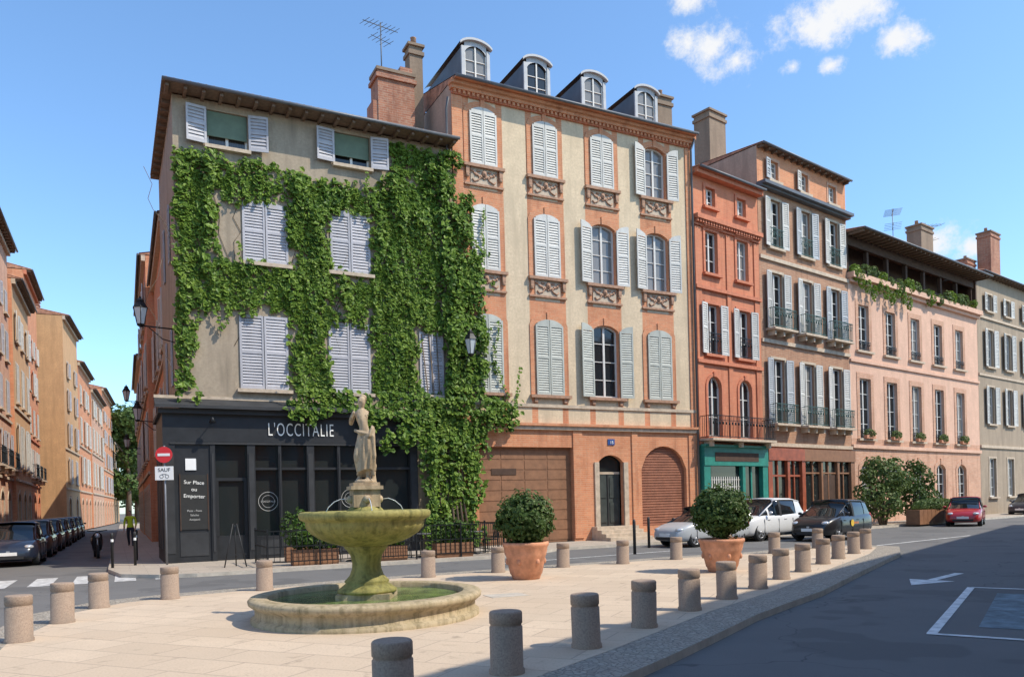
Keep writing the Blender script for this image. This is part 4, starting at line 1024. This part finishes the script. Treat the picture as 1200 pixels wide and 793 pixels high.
def tree(loc, H, R, seed):
    r = empty('tree', (loc[0],loc[1],-.1), 0, label='leafy green tree closing the lane', cat='tree')
    b = MB(); b.tube([(0,0,0),(.1,0,H*.3),(0,.1,H*.55),(.2,0,H*.8)], [.4,.3,.2,.08], 10, M_BARK)
    for k in range(6): b.tube([(0,0,H*(.3+.06*k)),(R*.5*cos(k*1.1),R*.5*sin(k*1.1),H*(.45+.06*k))], [.15,.05], 6, M_BARK)
    b.obj('trunk', r); b = MB()
    for k in range(14):
        a = k*2.4; rr = R*random.uniform(.35,.5); leafball(b,(R*.6*cos(a)*random.random(),R*.6*sin(a)*random.random(),H*random.uniform(.22,.9)),rr,rr,rr*.8,420,.5,M_TREE,.1,seed+k)
    b.obj('crown', r)
tree(at(-.488,118),18,5,1); tree(at(-.478,128),20,5,5); tree(at(-.49,146),21,6,9); tree(at(-.478,160),23,7,12)

# ---------------------------------------------------------------- cars
def car(name, L, W, H, paint, label, group=None, gc=.19, roofm=None):
    r = empty(name, (0,0,0), 0, label=label, cat='car'); roofm = roofm or paint
    if group: r['group'] = group
    hw = W/2; belt = H*.615; hood = H*.60
    def sec(x, zb, zt, w, crown=.03):
        h = zt-zb
        half = [(0,zb),(w*.8,zb),(w*.96,zb+h*.1),(w,zb+h*.33),(w*.995,zb+h*.6),(w*.965,zb+h*.84),(w*.90,zt-.01),(w*.75,zt+crown*.3),(0,zt+crown)]
        return [(x,y,z) for y,z in half] + [(x,-y,z) for y,z in half[-2:0:-1]]
    f = L/2
    st = [(-f,.45,belt*.78,.72),(-f+.04,.34,belt*.92,.84),(-f+.18,gc+.08,belt+.02,.945),(-f+.55,gc,belt+.05,1),(-.6,gc,belt+.03,1),(.3,gc,belt,1),(f-1.05,gc,hood+.03,1),(f-.62,gc,hood-.03,.985),(f-.3,gc,hood-.12,.93),(f-.09,gc+.05,hood-.24,.80),(f-.02,.30,hood-.36,.70),(f,.38,hood-.46,.60)]
    b = MB(); b.grid([sec(x,zb,zt,w*hw) for x,zb,zt,w in st], paint)
    bo = b.obj('body'); s = bo.modifiers.new('s','SUBSURF'); s.levels = 2; s.render_levels = 2
    wr = H*.212; wx = (f-.76, -f+.70)
    c = MB()
    for x in wx:
        for sg in (-1,1):
            ring = [[(x+(wr+.05)*cos(2*pi*j/28), sg*(hw-.24)+yy, wr+(wr+.05)*sin(2*pi*j/28)) for j in range(28)] for yy in (-.02,.34*sg+.0)]
            if sg < 0: ring = ring[::-1]
            c.grid(ring, M_BLKP)
    co = c.obj('cut'); md = bo.modifiers.new('b','BOOLEAN'); md.operation = 'DIFFERENCE'; md.object = co; md.solver = 'EXACT'
    bpy.context.view_layer.update()
    me = bpy.data.meshes.new_from_object(bo.evaluated_get(bpy.context.evaluated_depsgraph_get())); bpy.data.objects.remove(bo); bpy.data.objects.remove(co)
    if len(me.materials) < 1: me.materials.append(paint)
    mkobj('body', me, r)
    ghs = [(-f+.06,belt+.03,.80,.76),(-f+.20,belt+.22,.82,.70),(-f+.42,H-.10,.87,.70),(-f+.95,H-.015,.91,.75),(-.15,H,.92,.76),(.25,H-.03,.92,.75),(f-1.75,H-.13,.91,.73),(f-1.35,H-.34,.90,.76),(f-.80,belt-.03,.86,.82)]
    def gsec(x, zt, wb, wt):
        zb = belt-.06; hi = zt > belt+.12
        return [(x,-wb*hw,zb),(x,-(wb*.62+wt*.38)*hw,zb+(zt-zb)*.5),(x,-wt*hw*1.02,zt-.06 if hi else zt-.01),(x,-wt*hw*.88,zt-.005),(x,0,zt+.02),(x,wt*hw*.88,zt-.005),(x,wt*hw*1.02,zt-.06 if hi else zt-.01),(x,(wb*.62+wt*.38)*hw,zb+(zt-zb)*.5),(x,wb*hw,zb)]
    gr = [gsec(*g_) for g_ in ghs]
    b = MB(); b.grid(gr, M_CGL, False, True, False); b.obj('window', r)
    b = MB(); up = lambda p: (p[0],p[1]*1.006,p[2]+.012)
    rr = [[up(p) for p in g_[2:7]] for g_ in gr[2:7]]
    b.grid(rr, roofm, False, True, False)
    for sg in (0,1):
        idx = (lambda k: k) if sg == 0 else (lambda k: 8-k)
        def strip(i, j, wd, mt):
            a = [Vector(gr[i][idx(k)]) for k in (0,1,2)]; c_ = [Vector(gr[j][idx(k)]) for k in (0,1,2)]
            o = Vector((0,(-1 if sg == 0 else 1)*.012,.004))
            p = [x.lerp(y,wd[0])+o for x,y in zip(a,c_)]; q_ = [x.lerp(y,wd[1])+o for x,y in zip(a,c_)]
            for k in (0,1): b.face([p[k],q_[k],q_[k+1],p[k+1]], mt)
        strip(0,1,(.0,1),paint); strip(1,2,(0,1),paint); strip(2,3,(0,.75),paint); strip(4,5,(-.1,.25),M_BLKP); strip(7,8,(-.05,.12),paint)
        a = [Vector(g_[idx(2)]) for g_ in gr[2:8]]+[Vector(gr[8][idx(1)])]; b.tube([x+Vector((0,(-.008 if sg==0 else .008),.008)) for x in a], .03, 6, roofm)
    b.obj('roof', r)
    def wheel():
        b = MB(); rg = []
        for rr_,y in ((wr*.62,-.09),(wr*.92,-.1),(wr,-.07),(wr,.07),(wr*.92,.1),(wr*.62,.09)): rg.append([(rr_*cos(2*pi*j/28),y,rr_*sin(2*pi*j/28)) for j in range(28)])
        b.grid(rg, M_RUB); return b.mesh('tyre')
    def rim():
        b = MB(); rg = []
        for rr_,y in ((wr*.66,.095),(wr*.64,.105),(wr*.58,.09),(wr*.5,.05)): rg.append([(rr_*cos(2*pi*j/24),-y,rr_*sin(2*pi*j/24)) for j in range(24)])
        b.grid(rg, M_RIM, True, True, False); b.grid([rg[-1],[(.01*cos(2*pi*j/24),-.05,.01*sin(2*pi*j/24)) for j in range(24)]], M_BLKP, True, False, False)
        for k in range(5): b.box(-.03,.03,-.098,-.06,.0,wr*.6,M_RIM,Matrix.Rotation(k*2*pi/5,4,'Y'))
        rg = [[(a*cos(2*pi*j/12),-y,a*sin(2*pi*j/12)) for j in range(12)] for a,y in ((.06,.06),(.055,.105),(.01,.11))]; b.grid(rg, M_RIM)
        return b.mesh('rim')
    wm, rm_ = wheel(), rim()
    for x in wx:
        for sg in (-1,1):
            w_ = mkobj('wheel', None, r, (x, sg*(hw-.13), wr), (0,0,0 if sg < 0 else pi))
            mkobj('tyre', wm, w_); mkobj('rim', rm_, w_)
    for sg in (-1,1):
        b = MB(); b.ball((f-.27, sg*hw*.66, hood-.24), .17, M_LAMP, 12, (1.3,.95,.5)); b.obj('headlight', r)
        b = MB(); b.ball((-f+.13, sg*hw*.76, belt-.10), .13, M_TAIL, 10, (.6,.75,1.3)); b.obj('tail_light', r)
        b = MB(); b.ball((f-1.25, sg*(hw+.07), belt+.08), .085, roofm, 8, (.7,1.1,.75)); b.obj('mirror', r)
        b = MB()
        for x in (-.45,.62): b.box(x,x+.16,sg*hw*.985-.012,sg*hw*.985+.012,belt-.2,belt-.17,paint)
        for x in (-.85,.08,1.0): b.box(x,x+.010,sg*hw-.02 if sg > 0 else sg*hw-.002,sg*hw+.002 if sg > 0 else sg*hw+.02,gc+.14,belt-.16,M_BLKP)
        b.box(-f+1.15,f-1.25,min(sg*hw*.96,sg*(hw+.008)),max(sg*hw*.96,sg*(hw+.008)),gc-.0,gc+.10,M_BLKP)
        b.obj('door', r)
    b = MB(); b.box(f-.14,f-.02,-.36,.36,.42,hood-.44,M_BLKP); b.box(f-.12,f+.006,-.45,.45,.27,.37,M_BLKP); b.box(f-.1,f-.005,-.05,.05,hood-.42,hood-.35,M_RIM); b.obj('grille', r)
    b = MB(); b.box(f-.01,f+.012,-.26,.26,.39,.50,M_WHT); b.obj('number_plate', r)
    b = MB(); b.box(-f-.012,-f+.02,-.26,.26,.62,.73,M_WHT); b.box(-f-.006,-f+.1,-.5,.5,.32,.42,M_BLKP); b.obj('rear_plate', r)
    return r
mini = car('parked_car', 3.6, 1.70, 1.45, M_PLG, 'light grey small car with dark roof parked at kerb', roofm=M_PB); mini.location = (7.0,29.1,-.1); mini.rotation_euler = (0,0,radians(30)+pi)
white = car('parked_car', 3.95, 1.80, 1.66, M_PW, 'white compact car parked before the shopfronts'); white.location = (10.15,32.0,-.1); white.rotation_euler = (0,0,radians(36)+pi)
black = car('parked_car', 3.85, 1.76, 1.55, M_PB, 'black hatchback with small coloured door sticker by kerb'); black.location = (12.5,30.75,-.1); black.rotation_euler = (0,0,radians(42)+pi)
b = MB(); K = 18; hw_ = .885
b.face([(.15+.13*cos(-2*pi*j/K),hw_+.012,.66+.13*sin(-2*pi*j/K)) for j in range(K)], M_YL2)
for k in range(4): b.face([(-.05-.1*k,hw_+.012,.62),(-.05-.1*k+.06,hw_+.012,.62),(-.05-.1*k+.06,hw_+.012,.70),(-.05-.1*k,hw_+.012,.70)], M_ORG)
b.obj('door_sticker', black)
red = car('parked_car', 3.6, 1.64, 1.45, M_PR, 'small red car driving up beside the pink house'); red.location = (23.2,40.2,-.1); red.rotation_euler = (0,0,radians(56)+pi)
navy = car('parked_car', 4.0, 1.75, 1.5, M_PN, 'dark blue car parked along the lane kerb', 'cars parked along the lane')
gy = car('parked_car', 4.0, 1.75, 1.5, M_PG, 'dark grey car parked along the lane kerb', 'cars parked along the lane')
ua = atan2(-U[1],-U[0])
slots = [33,38.4,43.8,49.3,54.8,60.4,66]
for i,u_ in enumerate(slots):
    p = nu(-3.5,u_); src = navy if i % 2 == 0 else gy
    if i < 2: src.location = (p[0],p[1],-.1); src.rotation_euler = (0,0,ua)
    else: copy_thing(src, (p[0],p[1],-.1), ua)
fb = copy_thing(navy, (35.2,53.3,-.1), radians(38)+pi); fb['label'] = 'dark hatchback parked far up the street'
if 'group' in fb: del fb['group']

# ---------------------------------------------------------------- terrace fence, furniture
def fence_run(A, B, label):
    L = sqrt((B[0]-A[0])**2+(B[1]-A[1])**2); k = max(1, round(L/1.5)); ang = atan2(B[1]-A[1],B[0]-A[0]); wl = L/k
    b = MB(); 
    for z in (.12,.55,1.0): b.box(0,wl-.05,-.015,.015,z,z+.03,M_IRON)
    b.box(-.03,.01,-.025,.025,0,1.08,M_IRON)
    for i in range(1,9): b.box(i*wl/9.3,i*wl/9.3+.016,-.008,.008,.15,1.0,M_IRON)
    me = b.mesh('fence_panel')
    for i in range(k):
        f = i/k; mkobj('fence_panel', me, None, (A[0]+(B[0]-A[0])*f, A[1]+(B[1]-A[1])*f, 0), (0,0,ang), label=label, cat='fence', group='black iron fence panels round the cafe terrace')
F0 = (-6.9,22.1); F1_ = (-.3,25.2)
fence_run(F0, F1_, 'black iron fence panel around the cafe terrace'); fence_run((F0[0]-1.0,F0[1]+2.0), F0, 'black iron fence panel around the cafe terrace')
fence_run(F1_, (F1_[0]-1.3,F1_[1]+2.6), 'black iron fence panel around the cafe terrace')
ct = empty('cafe_table', (0,0,0), 0, label='small round grey cafe table on the terrace', cat='table', group='cafe tables')
b = MB(); b.lathe([(.32,.72),(.32,.75)], 24, M_TABLE); b.obj('table_top', ct)
b = MB(); b.tube([(0,0,.03),(0,0,.72)], .03, 8, M_IRON); b.lathe([(.22,0),(.2,.03),(.03,.05)], 16, M_IRON); b.obj('leg', ct)
ch = empty('cafe_chair', (0,0,0), 0, label='dark metal cafe chair on the terrace', cat='chair', group='cafe chairs')
b = MB(); b.box(-.2,.2,-.2,.2,.44,.47,M_IRON); b.obj('seat', ch)
for x in (-.18,.18):
    for y in (-.18,.18):
        b = MB(); b.tube([(x*1.1,y*1.1,0),(x,y,.45)], .014, 6, M_IRON); b.obj('leg', ch)
b = MB(); b.tube([(-.18,.19,.45),(-.18,.25,.85),(.18,.25,.85),(.18,.19,.45)], .014, 6, M_IRON)
for i in range(4): b.box(-.12+i*.07,-.09+i*.07,.225,.235,.5,.85,M_IRON)
b.obj('backrest', ch)
tabs = [(-4.9,24.0),(-2.9,25.0),(-1.3,25.9),(-3.9,25.9)]
first = True
for i,(x,y) in enumerate(tabs):
    if first: ct.location = (x,y,0)
    else: copy_thing(ct, (x,y,0), random.uniform(0,6))
    for j in range(2):
        a = .45+j*pi; px = x+.62*cos(a); py = y+.62*sin(a)
        if first and j == 0: ch.location = (px,py,0); ch.rotation_euler = (0,0,a-pi/2)
        else: copy_thing(ch, (px,py,0), a-pi/2)
    first = False
def box_planter(x,y,ang,L,label,h=.45,tall=.5):
    r = empty('planter_box', (x,y,0), ang, label=label, cat='planter', group='planters along the terrace fence')
    b = MB(); b.box(-L/2,L/2,-.2,.2,0,h,M_WBRN)
    for i in range(4): b.box(-L/2-.01,L/2+.01,-.21,.21,.04+i*.11,.12+i*.11,M_WBRN)
    b.obj('box', r); b = MB()
    for k in range(int(L/.3)): leafball(b,(-L/2+.15+k*.3+random.uniform(-.05,.05),0,h+tall*.5*random.uniform(.7,1.2)),.24,.2,tall*.55,170,.1,M_IVYD if k%2 else M_BOX,0,k+x)
    b.obj('plants', r)
box_planter(-5.8,22.95,.45,1.3,'brown wooden box with mixed green plants'); box_planter(-3.9,23.8,.45,1.3,'brown wooden box with low green plants'); box_planter(-1.9,24.7,.45,1.2,'brown wooden box with leafy plants',.45,.7)
box_planter(-6.6,24.2,.45,.8,'brown wooden box with tall plants by shopfront',.5,1.0)
r = empty('easel_sign', (-8.0,22.6,0), .3, label='folding wooden easel stand on the pavement', cat='sign')
b = MB()
for p in (((-.3,0,0),(-.05,.1,1.25)),((.3,0,0),(.05,.1,1.25)),((0,.45,0),(0,.12,1.2))): b.tube(p, .018, 6, M_BLKP)
b.box(-.3,.3,.03,.05,.35,.38,M_BLKP); b.obj('stand', r)

# ---------------------------------------------------------------- signs, lanterns, posts
r = empty('road_sign', (-10.72,24.3,0), .12, label='grey post with round red no-entry sign', cat='road sign')
b = MB(); b.tube([(0,0,0),(0,0,3.68)], .03, 10, M_ZINC); b.obj('post', r)
b = MB(); K = 36; rr_ = .25
b.grid([[(rr_*cos(2*pi*j/K),-.04,3.4+rr_*sin(2*pi*j/K)) for j in range(K)],[(rr_*cos(2*pi*j/K),-.065,3.4+rr_*sin(2*pi*j/K)) for j in range(K)]], M_REDS, True, False)
b.box(-.18,.18,-.072,-.06,3.36,3.44,M_WHT); b.obj('sign_disc', r)
b = MB(); b.box(-.27,.27,-.065,-.04,2.62,3.04,M_WHT); pb = b.obj('sign_plate', r)
mkobj('lettering', text_mesh("SAUF", .16, M_BLKP, .003), pb, (0,-.067,2.88), (pi/2,0,0))
b = MB()
for cx in (-.08,.08):
    for i in range(20):
        a0 = 2*pi*i/20; a1 = 2*pi*(i+1)/20
        b.face([(cx+.045*cos(a0),-.068,2.73+.045*sin(a0)),(cx+.06*cos(a0),-.068,2.73+.06*sin(a0)),(cx+.06*cos(a1),-.068,2.73+.06*sin(a1)),(cx+.045*cos(a1),-.068,2.73+.045*sin(a1))], M_BLKP)
b.box(-.07,.06,-.07,-.067,2.79,2.805,M_BLKP); b.obj('bicycle_symbol', pb)
def lantern(loc, ang, s=1):
    r = empty('wall_lantern', loc, ang, label='black iron wall lantern on a scrolled bracket', cat='lamp', group='wall lanterns'); r.scale = (s,)*3
    b = MB(); b.tube([(0,0,0),(0,-1.05,.05)], .025, 6, M_IRON); b.tube([(0,0,-.45),(0,-.4,-.35),(0,-.8,.0)], .018, 6, M_IRON); b.box(-.06,.06,-.02,.02,-.55,.15,M_IRON); b.obj('bracket', r)
    b = MB(); b.lathe([(.12,.10),(.23,.62)], 6, M_LGL, (0,-1.05), False); b.obj('lamp_shade', r)
    b = MB(); b.lathe([(.26,.62),(.2,.72),(.12,.84),(.14,.87),(.05,.95),(.02,1.02)], 6, M_IRON, (0,-1.05), False)
    b.lathe([(.04,.0),(.13,.06),(.13,.1)], 6, M_IRON, (0,-1.05), False)
    for j in range(6):
        a = 2*pi*j/6; b.tube([(.125*cos(a),-1.05+.125*sin(a),.1),(.235*cos(a),-1.05+.235*sin(a),.62)], .012, 4, M_IRON)
    b.obj('lantern_frame', r); return r
angs = atan2(-U[1],-U[0])
l1 = lantern((P0[0]+U[0]*1.0, P0[1]+U[1]*1.0, 7.75), angs)
p = nu(1.35,52); lantern((p[0],p[1],8.2), angs); p = nu(1.75,42); lantern((p[0],p[1],6.0), angs); p = nu(1.35,60); lantern((p[0],p[1],6.0), angs)
pp = (P2[0]+D1[0]*.1, P2[1]+D1[1]*.1); lantern((pp[0],pp[1],7.1), atan2(D1[1],D1[0]))
for x,y in ((-11.75,24.4),(-12.9,26.9),(-12.0,23.5)):
    b = MB(); b.lathe([(.04,0),(.04,.92),(.05,.94),(.05,1.0),(.03,1.05)], 12, M_BLKP); b.lathe([(.0415,.78),(.0415,.86)], 12, M_WHT, cap=False)
    b.obj('kerb_post', loc=(x,y,0), label='slim black metal post on the kerb', cat='post', group='slim kerb posts')
for x,y in ((3.9,25.2),(4.9,28.3)):
    b = MB(); b.lathe([(.05,-.1),(.05,.95),(.03,1.02)], 12, M_BLKP); b.obj('kerb_post', loc=(x,y,0), label='slim black metal post by the road', cat='post', group='slim kerb posts')
def antenna(root, x, y, z, s=1, rz=0):
    b = MB(); b.tube([(0,0,0),(0,0,2.4*s)], .025, 5, M_ZDARK); b.tube([(-.9*s,0,2.1*s),(.9*s,0,2.4*s)], .016, 5, M_ZDARK)
    for i in range(8): 
        xx = -.8*s+i*.22*s; zz = 2.25*s+xx*.167; b.tube([(xx,-.3*s,zz),(xx,.3*s,zz)], .012, 4, M_ZDARK)
    b.tube([(-.5*s,0,1.7*s),(.5*s,0,1.75*s)], .014, 4, M_ZDARK)
    for i in range(5): b.tube([(-.4*s+i*.2*s,-.3*s,1.72*s),(-.4*s+i*.2*s,.3*s,1.72*s)], .012, 4, M_ZDARK)
    b.obj('antenna', root, loc=(x,y,z), rot=(0,0,rz))
antenna(b1, 7.9, 2.3, 18.4, 1.0, .4); antenna(b5, 11.6, 3, 16.6, 1.75, .5); antenna(b5, 16.4, 3, 16.6, 1.75, -.3); antenna(b4, 6.5, 4, 19.0, .9, .1)

# ---------------------------------------------------------------- scooter & person
r = empty('scooter', (-16.4,30.9,-.1), atan2(-U[1],-U[0])+.1, label='dark motor scooter standing in the lane', cat='scooter')
b = MB()
b.grid([[(x,w*cos(2*pi*j/12),z+h*sin(2*pi*j/12)) for j in range(12)] for x,w,z,h in ((-.75,.06,.75,.05),(-.6,.16,.68,.12),(-.3,.19,.62,.17),(.0,.15,.5,.15),(.15,.15,.33,.07),(.4,.16,.34,.07),(.5,.2,.6,.25),(.6,.17,.85,.15),(.62,.06,1.0,.04))], M_PB)
b.obj('body', r)
b = MB(); b.ball((-.3,0,.82), .16, M_BLKP, 12, (2.2,.9,.45)); b.obj('seat', r)
for x in (-.6,.68):
    b = MB(); rg = [[(x+a*cos(2*pi*j/20),y,.25+a*sin(2*pi*j/20)) for j in range(20)] for a,y in ((.14,-.05),(.25,-.05),(.26,0),(.25,.05),(.14,.05))]; b.grid(rg, M_RUB); b.obj('wheel', r)
b = MB(); b.tube([(.68,0,.25),(.55,0,1.05)], .03, 6, M_RIM); b.tube([(.5,-.35,1.08),(.55,0,1.03),(.5,.35,1.08)], .02, 6, M_BLKP); b.obj('handlebar', r)
b = MB(); b.ball((.7,0,.88), .1, M_LAMP, 10); b.obj('headlight', r)

V = [(0,0,.53),(0,0,.62),(0,0,.72),(0,0,.80),(0,0,.84),(0,-.01,.88),(0,-.015,.93),(0,-.005,.975),
     (.115,0,.79),(.15,.0,.63),(.14,-.07,.52),(.13,-.1,.475),(-.115,0,.79),(-.15,.02,.63),(-.15,-.03,.50),(-.15,-.05,.455),
     (.055,0,.49),(.07,-.08,.28),(.07,-.06,.05),(.07,-.13,.02),(-.055,0,.49),(-.06,.03,.28),(-.06,.13,.07),(-.06,.08,.02)]
Rr = [(.075,.06),(.07,.05),(.09,.062),(.07,.05),(.032,.032),(.042,.048),(.048,.056),(.034,.038),.036,.029,.023,.018,.036,.029,.023,.018,.055,.04,.03,.022,.055,.04,.03,.022]
v_,e_,r_ = body_skel(1.76, dict(v=V,e=E,r=Rr)); sk = skin_mesh(v_,e_,r_)
fg = MB()
for s_,(hx,hy,hz) in ((1,(.13,-.1,.475)),(-1,(-.15,-.05,.455))):
    for k in range(5): fg.tube([(hx*1.76+.012*(k-2),hy*1.76,hz*1.76),(hx*1.76+.014*(k-2),hy*1.76-.02,hz*1.76-.05-.012*(2-abs(k-2))),(hx*1.76+.014*(k-2),hy*1.76-.035,hz*1.76-.085-.008*(2-abs(k-2)))], [.010,.009,.007], 6, M_SKIN)
fg.ball((0,-.1,1.63), .015, M_SKIN, 6)
fo = fg.obj('d'); pm = finish([sk,fo], .011, M_SKIN, 'person')
pm.materials.append(M_CLO); pm.materials.append(M_YEL); pm.materials.append(M_HAIR)
for p_ in pm.polygons:
    z = p_.center.z; x = abs(p_.center.x)
    if z < .92: p_.material_index = 1 if x < .2 else 0
    elif z < 1.46 and not (x > .19 and z < 1.0): p_.material_index = 2
    if z > 1.66 or (z > 1.56 and p_.center.y > .01): p_.material_index = 3
    if z < .07: p_.material_index = 3
mkobj('person', pm, None, (-18.5,38.0,0), (0,0,.3), label='person in yellow high-visibility jacket walking on pavement', cat='person')

# ---------------------------------------------------------------- world, sun, camera
el = radians(50); sd = Vector((.954*cos(el), -.30*cos(el), sin(el))).normalized()
az = atan2(sd.x, sd.y)
W = bpy.data.worlds.new('World'); S.world = W; W.use_nodes = True; t = W.node_tree
bg = t.nodes['Background']; sky = N(t, 'ShaderNodeTexSky'); sky.sky_type = 'NISHITA'; sky.sun_disc = False
sky.sun_elevation = el; sky.sun_rotation = az; sky.air_density = 1.0; sky.dust_density = .6; sky.ozone_density = 1.7; sky.altitude = 100
tc = N(t, 'ShaderNodeTexCoord'); nrm = N(t, 'ShaderNodeVectorMath', operation='NORMALIZE'); t.links.new(tc.outputs['Generated'], nrm.inputs[0])
blobs = [(.236,.580,.035),(.270,.573,.045),(.30,.556,.034),(.385,.593,.045),(.43,.61,.055),(.46,.625,.04),(.50,.575,.03),(.372,.545,.018),(.42,.545,.018),(.24,.63,.025),(.545,.32,.03),(.53,.305,.02),(.60,.31,.02)]
prev = None
for x,z,rad in blobs:
    v = Vector((x,1,z)).normalized()
    sub = N(t, 'ShaderNodeVectorMath', operation='SUBTRACT'); t.links.new(nrm.outputs[0], sub.inputs[0]); sub.inputs[1].default_value = v
    sc = N(t, 'ShaderNodeVectorMath', operation='MULTIPLY'); t.links.new(sub.outputs[0], sc.inputs[0]); sc.inputs[1].default_value = (1/rad,1/rad,1.7/rad)
    ln = N(t, 'ShaderNodeVectorMath', operation='LENGTH'); t.links.new(sc.outputs[0], ln.inputs[0])
    iv = N(t, 'ShaderNodeMath', operation='SUBTRACT'); iv.inputs[0].default_value = 1; t.links.new(ln.outputs['Value'], iv.inputs[1])
    if prev is None: prev = iv.outputs[0]
    else:
        mx = N(t, 'ShaderNodeMath', operation='MAXIMUM'); t.links.new(prev, mx.inputs[0]); t.links.new(iv.outputs[0], mx.inputs[1]); prev = mx.outputs[0]
nz = N(t, 'ShaderNodeTexNoise'); nz.inputs['Scale'].default_value = 20; nz.inputs['Detail'].default_value = 8; nz.inputs['Roughness'].default_value = .68; t.links.new(nrm.outputs[0], nz.inputs['Vector'])
ns = N(t, 'ShaderNodeMath', operation='MULTIPLY_ADD'); ns.inputs[1].default_value = 3.6; ns.inputs[2].default_value = -1.78; t.links.new(nz.outputs['Fac'], ns.inputs[0])
ad_ = N(t, 'ShaderNodeMath', operation='ADD'); t.links.new(prev, ad_.inputs[0]); t.links.new(ns.outputs[0], ad_.inputs[1])
cr = t.nodes.new('ShaderNodeValToRGB'); cr.color_ramp.interpolation = 'EASE'; cr.color_ramp.elements[0].position = .0; cr.color_ramp.elements[1].position = 1.0
t.links.new(ad_.outputs[0], cr.inputs[0])
tint = N(t, 'ShaderNodeVectorMath', operation='MULTIPLY'); t.links.new(sky.outputs[0], tint.inputs[0]); tint.inputs[1].default_value = (1.34,1.66,1.85)
c = mixc(t, cr.outputs[0], tint.outputs[0], (6.2,6.3,6.5))
t.links.new(c, bg.inputs['Color']); bg.inputs['Strength'].default_value = .15
sl = bpy.data.lights.new('sun', 'SUN'); sl.energy = 5.0; sl.angle = radians(.5); sl.color = (1,.91,.77)
so_ = bpy.data.objects.new('sun', sl); COL.objects.link(so_); so_.rotation_euler = sd.to_track_quat('Z','Y').to_euler()
cam = bpy.data.cameras.new('camera'); co_ = bpy.data.objects.new('camera', cam); COL.objects.link(co_)
cam.sensor_width = 36; cam.lens = 27.6; cam.shift_y = .1596; cam.clip_end = 2000; cam.clip_start = .1
co_.location = (0,0,1.67); co_.rotation_euler = (Matrix.Rotation(pi/2,4,'X') @ Matrix.Rotation(-.025,4,'Z')).to_euler()
S.camera = co_
